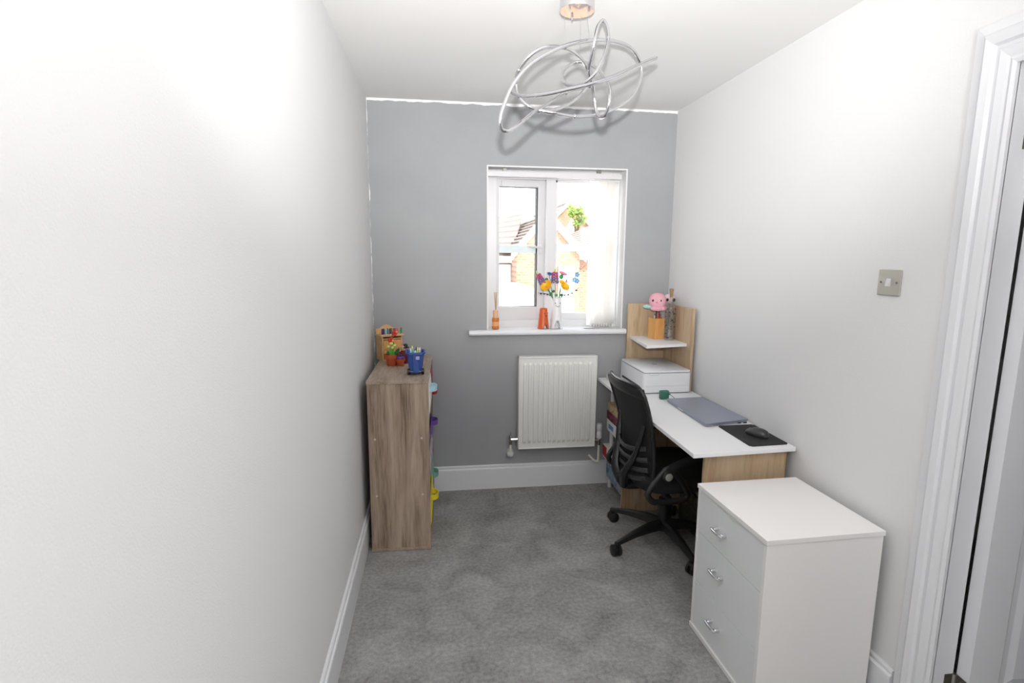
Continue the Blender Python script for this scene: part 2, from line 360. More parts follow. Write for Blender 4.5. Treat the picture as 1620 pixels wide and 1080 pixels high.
bm = box((sx0 + 0.03, -0.060, sz1 - 0.045), (sx1 - 0.045, -0.0455, sz1 - 0.018), 0.003); bx(bm, (sx0 + 0.05, -0.064, sz1 - 0.035), (sx1 - 0.065, -0.060, sz1 - 0.028), 0.001)
struct('trickle_vent', bm, UPVC, sash)
bm = box((sx1 - 0.042, -0.056, 1.525), (sx1 - 0.020, -0.045, 1.590), 0.003)
tube(bm, [(sx1 - 0.031, -0.056, 1.562), (sx1 - 0.031, -0.072, 1.562), (sx1 - 0.05, -0.075, 1.564), (sx1 - 0.125, -0.072, 1.570)], 0.007, seg=8)
struct('handle', bm, UPVC, sash, True)
# window board
prof = [(3.50, 1.018), (3.345, 1.018), (3.336, 1.022), (3.333, 1.032), (3.336, 1.042), (3.345, 1.050), (3.50, 1.050)]
bm = B()
prism(bm, [(x, z) for x, z in prof], 'x', 0.187, 1.195)
# cut the horns where they would run into the wall: keep them in front of it
for v in bm.verts:
    if v.co.y > YB and (v.co.x < WX0 or v.co.x > WX1): v.co.y = YB - 0.001
bx(bm, (WX0, YB - 0.002, 1.018), (WX1, 3.50, 1.050))
struct('window_sill', bm, GLOSS)

# ---------------------------------------------------------------- vertical blind
bl = thing('vertical_blind', 'white vertical blind drawn open with its slats bunched beside the window reveal', 'blind', (0.31, 3.44, 2.0))
obj('headrail', box((0.0, -0.022, -0.012), (0.845, 0.022, 0.020), 0.003), UPVC, bl)
for x in (0.105, 0.70):
    obj('bracket', box((x - 0.012, -0.02, 0.018), (x + 0.012, 0.01, 0.038), 0.002), STEEL, bl)
SLAT = cloth('blind cloth', (0.95, 0.94, 0.925), 0.7)
CHN = mat('bead chain', (0.75, 0.74, 0.72), 0.4)
pr = []
for i in range(9):
    x = 0.672 + i * 0.0175; a = math.radians(40 + 9 * math.sin(i * 2.3)); hw = 0.040
    bm = B(); n = 6; rows = []
    for z in (-0.022, -0.935):
        rows.append([(x + hw * t * math.cos(a) + 0.004 * (1 - t * t), 0.02 - 0.012 + hw * t * math.sin(a), z) for t in [-1 + 2 * k / n for k in range(n + 1)]])
    V = [[bm.verts.new(p) for p in r] for r in rows]
    for k in range(n): bm.faces.new((V[0][k], V[0][k + 1], V[1][k + 1], V[1][k]))
    s = obj('slat', bm, SLAT, bl, True)
    wv = box((x - 0.002, -0.030, -0.942), (x + 0.003, 0.045, -0.925), 0.001); obj('bottom_weight', wv, CHN, bl)
bm = B()
for k in range(110): ball(bm, (0.640 + 0.002 * math.sin(k), -0.026, -0.02 - 0.0085 * k), 0.0022, u=5, v=4)
c = obj('bead_chain', bm, CHN, bl); c['kind'] = 'stuff'

# ---------------------------------------------------------------- world outside the window
GZ = -2.7
BR = brickmat(); TILE = mat('roof tile', (0.25, 0.20, 0.18), 0.8, var=0.2, vscale=3); WHT = mat('white render', (0.85, 0.85, 0.84), 0.7)
struct('ground', box((-30, 4.5, GZ - 0.1), (40, 45, GZ)), mat('pale concrete paving', (0.55, 0.54, 0.52), 0.9, var=0.1))
def roof_plane(p00, p10, p01, p11, n):
    """stepped tile courses from eave (p00-p10) to ridge (p01-p11)"""
    bm = B(); P = [Vector(p) for p in (p00, p10, p01, p11)]
    nrm = (P[1] - P[0]).cross(P[2] - P[0]).normalized()
    if nrm.z < 0: nrm = -nrm
    for i in range(n):
        a, b = i / n, (i + 1.15) / n
        q = [P[0].lerp(P[2], a) + nrm * 0.05, P[1].lerp(P[3], a) + nrm * 0.05, P[1].lerp(P[3], b), P[0].lerp(P[2], b)]
        v = [bm.verts.new(x) for x in q] + [bm.verts.new(x - nrm * 0.06) for x in q]
        for f in ((0, 1, 2, 3), (7, 6, 5, 4), (0, 4, 5, 1), (1, 5, 6, 2), (2, 6, 7, 3), (3, 7, 4, 0)): bm.faces.new([v[k] for k in f])
    return bm
hs = thing('brick_house', 'red brick house with a small gable, tiled roofs and white bargeboard nearest the window', 'house', (2.4, 12, GZ))
def R3(x, y, z): return (x - 2.4, y - 12, z - GZ)
bm = B(); prism(bm, [(-0.68, 0), (0.75, 0), (0.75, 4.36), (0.0, 5.03), (-0.68, 4.40)], 'y', 0, 5.0)
bx(bm, R3(-4.0, 13.0, GZ), R3(1.75, 16.5, 1.35)); bx(bm, R3(3.10, 13.0, GZ), R3(8.0, 16.5, 1.45))
obj('wall', bm, BR, hs)
bm = B()
for s in (-1, 1):
    e = (-0.80, 4.27) if s < 0 else (0.87, 4.24)
    bx_ = [(0, 5.20), (e[0], e[1] + 0.02), (e[0], e[1] - 0.17), (0, 5.00)]
    prism(bm, bx_, 'y', -0.12, -0.02)
obj('bargeboard', bm, WHT, hs)
obj('gable_roof', roof_plane(R3(1.62, 11.9, 1.60), R3(1.62, 17, 1.60), R3(2.40, 11.9, 2.40), R3(2.40, 17, 2.40), 9), TILE, hs)
obj('gable_roof', roof_plane(R3(3.28, 11.9, 1.58), R3(3.28, 17, 1.58), R3(2.40, 11.9, 2.40), R3(2.40, 17, 2.40), 9), TILE, hs)
obj('wing_roof', roof_plane(R3(-4.2, 12.8, 1.45), R3(1.75, 12.8, 1.62), R3(-1.0, 15.0, 1.55), R3(2.35, 15.0, 2.72), 7), TILE, hs)
obj('wing_roof', roof_plane(R3(3.05, 12.8, 1.70), R3(8.2, 12.8, 1.62), R3(3.45, 15.0, 2.00), R3(8.2, 15.0, 4.0), 8), TILE, hs)
bm = B(); bx(bm, R3(-4.2, 12.72, 1.33), R3(1.75, 12.80, 1.49)); bx(bm, R3(3.1, 12.72, 1.42), R3(8.2, 12.80, 1.60)); obj('fascia', bm, WHT, hs)
obj('vent_pipe', rod(R3(3.42, 12.7, 1.62), R3(3.42, 12.7, 2.15), 0.06), WHT, hs)
def owin(x0, x1, z0, z1, y, parent, off):
    f = obj('window', box((x0 - off[0], y - 0.05 - off[1], z0 - off[2]), (x1 - off[0], y + 0.05 - off[1], z1 - off[2]), 0.01), WHT, parent)
    bm = B()
    xm = (x0 + x1) / 2
    for a, b in ((x0 + 0.08, xm - 0.04), (xm + 0.04, x1 - 0.08)):
        bx(bm, (a - off[0], y - 0.06 - off[1], z0 + 0.1 - off[2]), (b - off[0], y - 0.049 - off[1], z1 - 0.1 - off[2]))
    obj('pane', bm, mat('far glass', (0.75, 0.80, 0.82), 0.2), f)
owin(2.66, 3.02, -0.6, 1.30, 11.93, hs, (2.4, 12, GZ)); owin(1.20, 1.72, -1.6, 1.30, 12.95, hs, (2.4, 12, GZ)); owin(0.2, 0.9, 0.0, 1.1, 12.95, hs, (2.4, 12, GZ)); owin(4.0, 5.2, -0.2, 1.2, 12.95, hs, (2.4, 12, GZ))
pc_ = thing('garage', 'low flat white-rendered garage in front of the brick house', 'garage', (0.9, 9.2, GZ))
obj('wall', box((-2.6, 0, 0), (0.78, 2.4, 3.55), 0.01), WHT, pc_); obj('roof', box((-2.65, -0.05, 3.55), (0.82, 2.45, 3.63), 0.01), WHT, pc_)
obj('door', box((-1.9, -0.04, 0.02), (0.3, 0.0, 2.1), 0.01), mat('garage door', (0.7, 0.7, 0.7), 0.5), pc_)
h2 = thing('gabled_house', 'far brick house whose gable carries a white diamond, seen over the nearer roofs', 'house', (5.27, 22, GZ))
bm = B(); prism(bm, [(-2.6, 0), (3.2, 0), (3.2, 3.1), (0, 6.25), (-2.6, 3.7)], 'y', 0, 8); obj('wall', bm, BR, h2)
bm = B(); prism(bm, [(0, 6.40), (-2.8, 3.68), (-2.8, 3.45), (0, 6.2)], 'y', -0.15, -0.02); prism(bm, [(0, 6.40), (3.4, 3.05), (3.4, 2.85), (0, 6.2)], 'y', -0.15, -0.02); obj('bargeboard', bm, mat('tan timber', (0.5, 0.30, 0.2), 0.7), h2)
bm = B(); prism(bm, [(-0.17, 5.25), (0.12, 5.68), (0.42, 5.25), (0.12, 4.82)], 'y', -0.06, -0.005); obj('diamond_panel', bm, WHT, h2)
obj('roof', roof_plane((-2.7, 0, 3.6), (-2.7, 8, 3.6), (0, 0, 6.3), (0, 8, 6.3), 10), TILE, h2)
obj('roof', roof_plane((3.3, 0, 3.0), (3.3, 8, 3.0), (0, 0, 6.3), (0, 8, 6.3), 10), TILE, h2)
LEAF = cloth('leaf', (0.30, 0.40, 0.12), 0.4); BARK = mat('bark', (0.12, 0.08, 0.05), 0.9)
def tree(x, y, ztop, R, label, n=1500):
    t = thing('leafy_tree', label, 'tree', (x, y, GZ)); h = ztop - GZ
    bm = B(); tube(bm, smooth_pts([(0, 0, 0), (0.1, 0.05, h * 0.4), (-0.05, 0, h * 0.75)]), 0.14)
    for k in range(7):
        a = k * 0.9; tube(bm, [(0, 0, h * 0.4 + k * 0.06 * h), (R * 0.6 * math.cos(a), R * 0.6 * math.sin(a), h * 0.55 + k * 0.06 * h)], 0.05, seg=5)
    obj('trunk', bm, BARK, t)
    bm = B(); cl = [(random.uniform(-.7, .7) * R, random.uniform(-.7, .7) * R, h - R * 0.5 - random.random() * R * 1.6) for _ in range(16)]
    for k in range(n):
        c = random.choice(cl); d = Vector((random.gauss(0, 1), random.gauss(0, 1), random.gauss(0, 1))).normalized() * R * 0.38 * random.random() ** 0.4
        p = Vector(c) + d; u = Vector((random.gauss(0, 1), random.gauss(0, 1), random.gauss(0, 1))).normalized(); v = u.orthogonal().normalized() * 0.05; u = u * 0.09
        bm.faces.new([bm.verts.new(q) for q in (p - u, p + v, p + u, p - v)])
    obj('foliage', bm, LEAF, t, kind='stuff')
tree(5.25, 20.8, 3.55, 0.42, 'light green tree in front of the white diamond gable', 420)
tree(7.0, 20.5, 3.2, 1.1, 'light green tree beyond the tiled roof beside the gathered blind', 700)
tree(2.0, 17.5, 2.7, 0.5, 'small green tree at the far end of the roof seen through the open casement', 900)
tree(5.35, 26.5, 5.2, 0.5, 'tall tree far behind the houses, seen through the open gap of the casement', 900)

# ================================================================ RADIATOR
rx0, rx1, rz0, rz1, ry = 0.496, 1.001, 0.281, 0.886, 3.315
rd = thing('radiator', 'white ribbed panel radiator on the grey wall below the window', 'radiator', (rx0, YB, rz0))
def RR(x, y, z): return (x - rx0, y - YB, z - rz0)
# pressed front panel: ribs raised between flat margins
bm = B(); nr = 14; xs = []; xa, xb = rx0 + 0.028, rx1 - 0.026; pitch = (xb - xa) / nr
for i in range(nr):
    c0 = xa + i * pitch; xs += [(c0, 0), (c0 + pitch * 0.14, 0.008), (c0 + pitch * 0.62, 0.008), (c0 + pitch * 0.76, 0)]
xs = [(rx0, 0)] + xs + [(rx1, 0)]
zs = [(rz0, 0), (rz0 + 0.035, 0), (rz0 + 0.055, 1), (rz1 - 0.055, 1), (rz1 - 0.040, 0), (rz1, 0)]
G = [[bm.verts.new(RR(x, ry - d * k, z)) for x, d in xs] for z, k in zs]
for a, b in zip(G, G[1:]):
    for k in range(len(xs) - 1): bm.faces.new((a[k], a[k + 1], b[k + 1], b[k]))
obj('front_panel', bm, RADW, rd)
bm = B(); bx(bm, RR(rx0 - 0.001, ry - 0.0065, rz1 - 0.010), RR(rx1 + 0.001, ry + 0.045, rz1), 0.003); bx(bm, RR(rx0 - 0.001, ry - 0.0065, rz0), RR(rx1 + 0.001, ry + 0.02, rz0 + 0.008), 0.003)
bx(bm, RR(rx0 - 0.001, ry - 0.0065, rz0), RR(rx0 + 0.006, ry + 0.045, rz1), 0.003); bx(bm, RR(rx1 - 0.006, ry - 0.0065, rz0), RR(rx1 + 0.001, ry + 0.045, rz1), 0.003)
obj('rim', bm, RADW, rd)
bm = B(); prev = None
for k in range(40):
    x = rx0 + 0.02 + k * (rx1 - rx0 - 0.04) / 39; yy = ry + (0.010 if k % 2 else 0.032)
    v = (bm.verts.new(RR(x, yy, rz0 + 0.03)), bm.verts.new(RR(x, yy, rz1 - 0.012)))
    if prev: bm.faces.new((prev[0], v[0], v[1], prev[1]))
    prev = v
obj('convector_fins', bm, RADW, rd)
for x in (rx0 + 0.1, rx1 - 0.1):
    obj('bracket', box(RR(x - 0.015, ry + 0.035, rz0 + 0.08), RR(x + 0.015, YB, rz1 - 0.08)), STEEL, rd)
# thermostatic valve with its pipe
v = obj('valve_body', tube(B(), [RR(rx1 - 0.01, 3.33, 0.318), RR(1.034, 3.33, 0.318)], 0.010), CHROME, rd, True)
obj('thermostat_head', lathe(B(), RR(1.034, 3.33, 0.332), [(0.010, -0.006), (0.018, 0), (0.020, 0.004), (0.020, 0.045), (0.018, 0.048), (0.020, 0.052), (0.021, 0.085), (0.016, 0.097), (0.004, 0.099)], 20), UPVC, rd, True)
obj('valve_body', lathe(B(), RR(1.034, 3.33, 0.285), [(0.009, 0), (0.012, 0.012), (0.009, 0.018), (0.009, 0.045)], 12), STEEL, rd, True)
PIPE = mat('painted pipe', (0.78, 0.76, 0.66), 0.4)
obj('pipe', tube(B(), smooth_pts([RR(1.034, 3.33, 0.29), RR(1.034, 3.33, 0.22), RR(1.033, 3.332, 0.178), RR(1.022, 3.335, 0.168), RR(1.0, 3.36, 0.182), RR(0.985, YB, 0.196)]), 0.0075), PIPE, rd, True)
obj('valve_body', tube(B(), [RR(rx0 + 0.01, 3.33, 0.345), RR(0.449, 3.33, 0.345)], 0.011), CHROME, rd, True)
obj('valve_body', lathe(B(), RR(0.449, 3.33, 0.31), [(0.008, 0), (0.010, 0.01), (0.008, 0.02), (0.008, 0.045), (0.012, 0.05), (0.009, 0.058), (0.004, 0.066), (0.003, 0.082)], 12), STEEL, rd, True)
obj('pipe', tube(B(), [RR(0.449, 3.33, 0.31), RR(0.449, 3.33, 0.262)], 0.0075), PIPE, rd, True)
obj('pipe_cover', lathe(B(), RR(0.449, YB - 0.002, 0.245), [(0.024, 0), (0.024, -0.03), (0.020, -0.05), (0.008, -0.06)], 20, 'y'), UPVC, rd, True)

# ================================================================ LIGHT SWITCH
sw = thing('light_switch', 'brushed metal light switch plate with a white rocker on the white wall', 'light switch', (XR, 1.630, 1.433))
obj('plate', box((-0.006, -0.046, -0.0425), (-0.001, 0.046, 0.0425), 0.0025), mat('brushed plate', (0.60, 0.58, 0.52), 0.38, 0.85), sw)
bm = box((-0.0085, -0.0075, -0.013), (-0.006, 0.0075, 0.013), 0.001); 
obj('rocker', prism(B(), [(-0.006, 0.013), (-0.009, 0.012), (-0.013, -0.012), (-0.006, -0.013)], 'y', -0.0075, 0.0075), UPVC, sw)
bm.free()
for y in (-0.032, 0.032): obj('screw', lathe(B(), (-0.0061, y, 0), [(0.0036, 0), (0.0036, -0.0012), (0.0015, -0.0004)], 10, 'x'), STEEL, sw)

# ================================================================ PENDANT LIGHT
CX, CY = 0.492, 2.00
pl = thing('ceiling_light', 'chrome swirl pendant light of looping tubes hanging from a round ceiling cup', 'ceiling light', (CX, CY, H))
def PP(p): return (p[0] - CX, p[1] - CY, p[2] - H)
cup = obj('ceiling_cup', lathe(B(), (0, 0, 0), [(0.0605, 0), (0.0605, -0.045), (0.0595, -0.048), (0.001, -0.048)], 48), CHROME, pl, True)
for a in (100, 220, 340):
    obj('wire_grip', lathe(B(), (0.042 * math.cos(math.radians(a)), 0.042 * math.sin(math.radians(a)), -0.048), [(0.004, 0), (0.004, -0.006), (0.002, -0.012)], 8), CHROME, cup)
LA = [(0.546,2.1,2.132),(0.478,2.08,2.108),(0.389,2.0,2.041),(0.332,1.93,1.995),(0.257,1.84,1.925),(0.226,1.81,1.905),(0.207,1.8,1.91),(0.201,1.79,1.935),(0.216,1.8,1.984),(0.249,1.82,2.054),(0.309,1.86,2.126),(0.386,1.9,2.182),(0.464,1.95,2.227),(0.562,2.02,2.269),(0.67,2.1,2.299),(0.751,2.16,2.298),(0.802,2.2,2.262),(0.805,2.2,2.205),(0.766,2.18,2.135),(0.692,2.14,2.078),(0.597,2.08,2.034),(0.492,2.0,2.005),(0.405,1.95,2.0),(0.356,1.95,2.008)]
LB = [(0.281,2.0,2.103),(0.283,1.95,2.134),(0.314,1.92,2.17),(0.352,1.92,2.195),(0.401,1.95,2.214),(0.461,2.0,2.227),(0.52,2.05,2.219),(0.56,2.1,2.203),(0.571,2.1,2.172),(0.56,2.1,2.135),(0.521,2.08,2.09),(0.472,2.05,2.054),(0.41,2.0,2.022),(0.359,1.97,2.013),(0.316,1.95,2.02),(0.289,1.97,2.051)]
LC = [(0.266,2.0,2.075),(0.293,1.9,2.038),(0.358,1.84,2.031),(0.425,1.81,2.04),(0.495,1.8,2.056),(0.582,1.84,2.093),(0.668,1.9,2.144),(0.752,1.98,2.196),(0.81,2.06,2.236),(0.822,2.15,2.26),(0.784,2.23,2.257),(0.72,2.28,2.236),(0.633,2.3,2.211),(0.533,2.27,2.177),(0.427,2.2,2.136),(0.324,2.1,2.097)]
LD = [(0.585,2.0,2.327),(0.559,1.97,2.292),(0.544,1.95,2.241),(0.54,1.97,2.198),(0.546,2.02,2.168),(0.571,2.06,2.134),(0.585,2.08,2.091),(0.594,2.08,2.047),(0.602,2.05,2.017),(0.608,2.0,2.018),(0.612,1.98,2.056),(0.618,2.0,2.099),(0.616,2.05,2.152),(0.604,2.12,2.207),(0.575,2.18,2.247),(0.536,2.2,2.252),(0.494,2.18,2.22),(0.469,2.12,2.171),(0.468,2.05,2.127),(0.482,1.98,2.102),(0.504,1.92,2.095),(0.532,1.9,2.117),(0.557,1.9,2.158),(0.578,1.92,2.206),(0.593,1.95,2.253),(0.595,1.98,2.3)]
LEDW = mat('frosted tube face', (0.21, 0.21, 0.225), 0.3)
pc = Vector((0.51, 2.03, 2.13))
for pts, cl in ((LA, False), (LB, True), (LC, True), (LD, True)):
    q = smooth_pts(pts, cl, 5)
    t = obj('tube_loop', tube(B(), [PP(p) for p in q], 0.0062, cl, 12), CHROME, pl, True)
    # frosted face along the outer side of the loop
    q2 = [p + ((p - pc).normalized() + Vector((0, 0, 0.5))).normalized() * 0.0030 for p in q]
    obj('diffuser', tube(B(), [PP(p) for p in q2], 0.0040, cl, 8), LEDW, t, True)
for p in ((0.449, 1.985, 2.227), (0.546, 2.02, 2.168), (0.356, 1.965, 2.010), (0.495, 1.815, 2.056), (0.478, 2.08, 2.106), (0.592, 1.95, 2.25), (0.283, 1.95, 2.133), (0.492, 2.0, 2.005)):
    obj('joint', ball(B(), PP(p), 0.0085, u=10, v=8), CHROME, pl, True)
WIRE = mat('hanging wire', (0.6, 0.6, 0.6), 0.3, 0.8)
for a, b in (((0.453, 2.012, 2.345), (0.449, 1.99, 2.228)), ((0.495, 1.958, 2.345), (0.52, 2.05, 2.22)), ((0.532, 2.015, 2.345), (0.542, 1.97, 2.2))):
    obj('wire', rod(PP(a), PP(b), 0.0007, 5), WIRE, pl)

# ================================================================ BOOKCASE with bins
bc = thing('bookcase', 'low wood-effect storage unit with its side towards the camera beside the white wall', 'storage unit', (-0.356, 2.668, 0), -1.0)
BW, BD, BH = 0.303, 0.70, 0.90
T = 0.016
obj('side_panel', box((0.002, 0.004, T), (BW - 0.001, 0.004 + T, BH - T), 0.0008), SONOMA, bc)
obj('side_panel', box((0.002, BD - T - 0.004, T), (BW - 0.001, BD - 0.004, BH - T), 0.0008), SONOMA, bc)
obj('top_panel', box((0, 0, BH - T), (BW, BD, BH), 0.001), SONOMAT, bc)
obj('bottom_panel', box((0, 0, 0.002), (BW, BD, T), 0.001), SONOMAT, bc)
obj('back_panel', box((0.002, 0.02, T), (0.006, BD - 0.02, BH - T)), SONOMA, bc)
for z in (0.303, 0.602): obj('shelf', box((0.006, 0.02, z - 0.008), (BW - 0.01, BD - 0.02, z + 0.008)), SONOMAT, bc)
obj('divider', box((0.006, BD / 2 - 0.008, T), (BW - 0.012, BD / 2 + 0.008, BH - T)), SONOMA, bc)
CAPM = mat('screw cap', (0.62, 0.55, 0.46), 0.5)
for x in (0.034, 0.264):
    for z in (0.303, 0.602): obj('screw_cap', lathe(B(), (x, 0.004, z), [(0.0055, 0), (0.0055, -0.0008), (0.004, -0.0014)], 14, 'y'), CAPM, bc, label='pale round screw cap')
def bin_(yc, z0, col, hcol, nm, lab, hz=0.15, hgt=0.23, hcolname=None):
    t = thing('storage_bin', lab, 'storage bin', (-0.356 + 0.27, yc, z0), -1.0, None)
    W = 0.145
    m = mat('bin ' + nm, col, 0.45); mh = mat('bin handle ' + nm, hcol, 0.4)
    prof = [(-0.20, 0), (-0.01, 0), (0.022, 0.05), (0.040, 0.12), (0.043, 0.17), (0.036, hgt), (0.033, hgt), (0.039, 0.17), (0.036, 0.12), (0.018, 0.052), (-0.012, 0.004), (-0.20, 0.004)]
    bm = B(); prism(bm, prof, 'y', -W, W)
    side = [(-0.20, 0), (-0.01, 0), (0.022, 0.05), (0.040, 0.12), (0.043, 0.17), (0.036, hgt), (-0.02, hgt - 0.015), (-0.07, hgt - 0.07), (-0.20, hgt - 0.08)]
    prism(bm, side, 'y', -W - 0.003, -W); prism(bm, side, 'y', W, W + 0.003); bx(bm, (-0.203, -W - 0.003, 0), (-0.20, W + 0.003, hgt - 0.08))
    obj('body', bm, m, t)
    bm = B(); P = []
    for k in range(13):
        a = pi * k / 12; P.append((0.036 + 0.038 * math.sin(a) ** 0.7, -0.045 * math.cos(a)))
    inner = [(x - 0.004 if 0 < i < 12 else x, y * 0.92) for i, (x, y) in enumerate(P)]
    prism(bm, P + inner[::-1], 'z', hz, hz + 0.028)
    if nm != 'lavender': obj('handle', bm, mh, t)
    return t
for args in (
    (2.80 + 0.04, 0.612, (0.80, 0.80, 0.80), (0.42, 0.68, 0.80), 'white', 'white storage bin with a light blue handle in the top row nearest the camera', 0.195, 0.255),
    (3.19, 0.612, (0.38, 0.02, 0.03), (0.38, 0.02, 0.03), 'red', 'dark red storage bin in the top row of the unit, behind the white one', 0.09, 0.22),
    (2.84, 0.313, (0.46, 0.38, 0.50), (0.46, 0.38, 0.50), 'lavender', 'pale mauve storage bin in the middle row nearest the camera', 0.12, 0.20),
    (3.19, 0.313, (0.18, 0.10, 0.38), (0.16, 0.08, 0.38), 'purple', 'purple storage bin in the middle row of the unit, nearer the grey wall', 0.20, 0.22),
    (2.84, 0.018, (0.80, 0.66, 0.03), (0.80, 0.66, 0.03), 'yellow', 'bright yellow storage bin in the bottom row of the storage unit', 0.19, 0.25),
    (3.19, 0.018, (0.30, 0.48, 0.38), (0.22, 0.46, 0.36), 'sage', 'sage green storage bin in the bottom row nearer the grey wall', 0.17, 0.27)):
    bin_(*args)

# ---- things on top of the bookcase
ZT = 0.9005
# wooden marker organiser
og = thing('desk_organiser', 'small wooden desk organiser with a scrolled back and two drawers full of markers', 'desk organiser', (-0.289, 3.245, ZT), 28)
def SC(bm, lo, hi, b=0.001): return bx(bm, lo, hi, b)
bm = B(); SC(bm, (-0.062, -0.045, 0), (0.062, 0.045, 0.008)); SC(bm, (-0.062, -0.045, 0.008), (-0.056, 0.045, 0.142)); SC(bm, (0.056, -0.045, 0.008), (0.062, 0.045, 0.142)); SC(bm, (-0.056, 0.038, 0.008), (0.056, 0.045, 0.142)); SC(bm, (-0.056, -0.045, 0.062), (0.056, 0.038, 0.067)); SC(bm, (-0.056, -0.045, 0.124), (0.056, 0.038, 0.130))
obj('body', bm, PINE, og)
obj('top_tray', box((-0.070, -0.054, 0.142), (0.072, 0.050, 0.150), 0.002), PINE, og)
bm = B(); prism(bm, [(-0.062, 0.150), (0.062, 0.150), (0.062, 0.178), (0.04, 0.182), (0.02, 0.196), (0.0, 0.203), (-0.02, 0.196), (-0.04, 0.182), (-0.062, 0.178)], 'y', 0.040, 0.046)
obj('scrolled_back', bm, PINE, og)
for z0 in (0.010, 0.069):
    d = obj('drawer', box((-0.054, -0.047, z0), (0.054, 0.036, z0 + 0.051), 0.001), BAMBOO, og)
    obj('knob', lathe(B(), (0, -0.047, z0 + 0.028), [(0.003, 0), (0.004, -0.004), (0.007, -0.009), (0.004, -0.013)], 12, 'y'), mat('dark knob', (0.15, 0.08, 0.03), 0.4), d)
mc = [((0.06, 0.03, 0.12), 'dark purple'), ((0.03, 0.02, 0.06), 'near black'), ((0.25, 0.50, 0.62), 'light blue'), ((0.02, 0.09, 0.16), 'dark teal'), ((0.02, 0.06, 0.12), 'navy blue'), ((0.12, 0.16, 0.03), 'olive green'), ((0.20, 0.10, 0.05), 'brown'), ((0.60, 0.04, 0.14), 'crimson pink'), ((0.65, 0.10, 0.25), 'bright pink'), ((0.22, 0.50, 0.08), 'lime green'), ((0.06, 0.30, 0.08), 'leaf green')]
for i, (col, cn) in enumerate(mc):
    a = math.radians(28); lx = -0.056 + i * 0.0118; ly = -0.034 + 0.010 * (i % 2)
    X = -0.289 + lx * math.cos(a) - ly * math.sin(a); Y = 3.245 + lx * math.sin(a) + ly * math.cos(a)
    t = thing('marker_pen', cn + ' marker standing among the pens in the top of the wooden organiser', 'marker pen', (X, Y, ZT + 0.1502), 0, 'markers in the wooden organiser')
    obj('barrel', lathe(B(), (0, 0, 0), [(0.0052, 0), (0.0054, 0.004)], 8), UPVC, t, True)
    obj('cap', lathe(B(), (0, 0, 0.004), [(0.0056, 0), (0.0056, 0.030), (0.004, 0.033)], 8), mat('marker ' + cn, col, 0.4), t, True)
TERRA = mat('terracotta plastic', (0.42, 0.075, 0.02), 0.45)
def pot(x, y, r, h, lab, name='plant_pot_toy', cat='toy plant'):
    t = thing(name, lab, cat, (x, y, ZT))
    obj('pot', lathe(B(), (0, 0, 0), [(r * 0.68, 0), (r * 0.84, h * 0.66), (r, h * 0.66), (r * 1.03, h), (r * 0.88, h), (r * 0.84, h * 0.86)], 20), TERRA, t, True)
    return t
p1 = pot(-0.262, 3.06, 0.040, 0.062, 'terracotta pot of toy brick flowers, red and yellow on green stems')
SOIL = mat('brown studs', (0.05, 0.02, 0.012), 0.5)
obj('soil', lathe(B(), (0, 0, 0.053), [(0.033, 0), (0.033, 0.003)], 16), SOIL, p1)
GRN = mat('bright green plastic', (0.10, 0.42, 0.04), 0.35); DGRN = mat('dark green plastic', (0.015, 0.12, 0.03), 0.35); PALEG = mat('pale lime plastic', (0.62, 0.72, 0.20), 0.35)
RED = mat('red plastic', (0.55, 0.015, 0.01), 0.35); ORG = mat('pale orange plastic', (0.85, 0.33, 0.10), 0.35); YEL = mat('yellow plastic', (0.85, 0.55, 0.02), 0.4)
for x in (-0.010, -0.003, 0.004, 0.011): obj('stem', rod((x, 0, 0.055), (x, 0.002, 0.105 - abs(x)), 0.003, 8), GRN, p1)
bm = B()
for x, y, z, s in ((-0.017, 0, 0.105, 1), (0, 0, 0.122, 1.1), (0.017, 0.004, 0.110, 1), (0.006, -0.008, 0.100, 0.9)): ball(bm, (x, y, z), 0.010 * s, (1, 1, 0.8), 8, 6)
obj('blossom', bm, PALEG, p1, label='pale lime blossom')
obj('stem', tube(B(), smooth_pts([(0.004, 0.012, 0.055), (0.012, 0.014, 0.12), (0.004, 0.012, 0.165), (0.014, 0.010, 0.19)]), 0.002, seg=6), DGRN, p1)
for c, n_ in (((-0.003, 0.006, 0.142), 0), ((0.018, 0.008, 0.178), 1)):
    bm = B()
    for k in range(5):
        a = k * 1.256; ball(bm, (c[0] + 0.009 * math.cos(a), c[1] - 0.002, c[2] + 0.009 * math.sin(a)), 0.0075, (1, 0.5, 1), 8, 6)
    obj('flower', bm, RED, p1, label='red flower head')
    obj('flower_centre', ball(B(), (c[0] + 0.012, c[1] - 0.006, c[2] - 0.004 + 0.012 * n_), 0.007, u=8, v=6), ORG, p1)
for k, (dx, dy, a) in enumerate(((-0.022, 0, 0.5), (0.026, 0.004, -0.5), (0.034, 0.0, -0.9))):
    bm = B(); tube(bm, smooth_pts([(dx * 0.4, dy, 0.056), (dx, dy, 0.075), (dx * 1.2, dy, 0.078 + 0.012 * k)], k=4), [0.002] + [0.008] * 6 + [0.002] * 2, seg=6, flat=0.35)
    obj('leaf', bm, DGRN, p1)
p2 = pot(-0.213, 3.035, 0.026, 0.042, 'tiny terracotta pot with a purple toy flower beside the blue wheelie bin cup')
obj('blossom', lathe(B(), (0, 0, 0.036), [(0.016, 0), (0.022, 0.008), (0.020, 0.018), (0.010, 0.022)], 12), mat('violet plastic', (0.10, 0.05, 0.30), 0.4), p2, True)
bm = B()
for k in range(6): ball(bm, (0.012 * math.cos(k), 0.012 * math.sin(k), 0.060), 0.0055, u=8, v=5)
obj('petal', bm, mat('dark maroon plastic', (0.08, 0.01, 0.05), 0.4), p2)
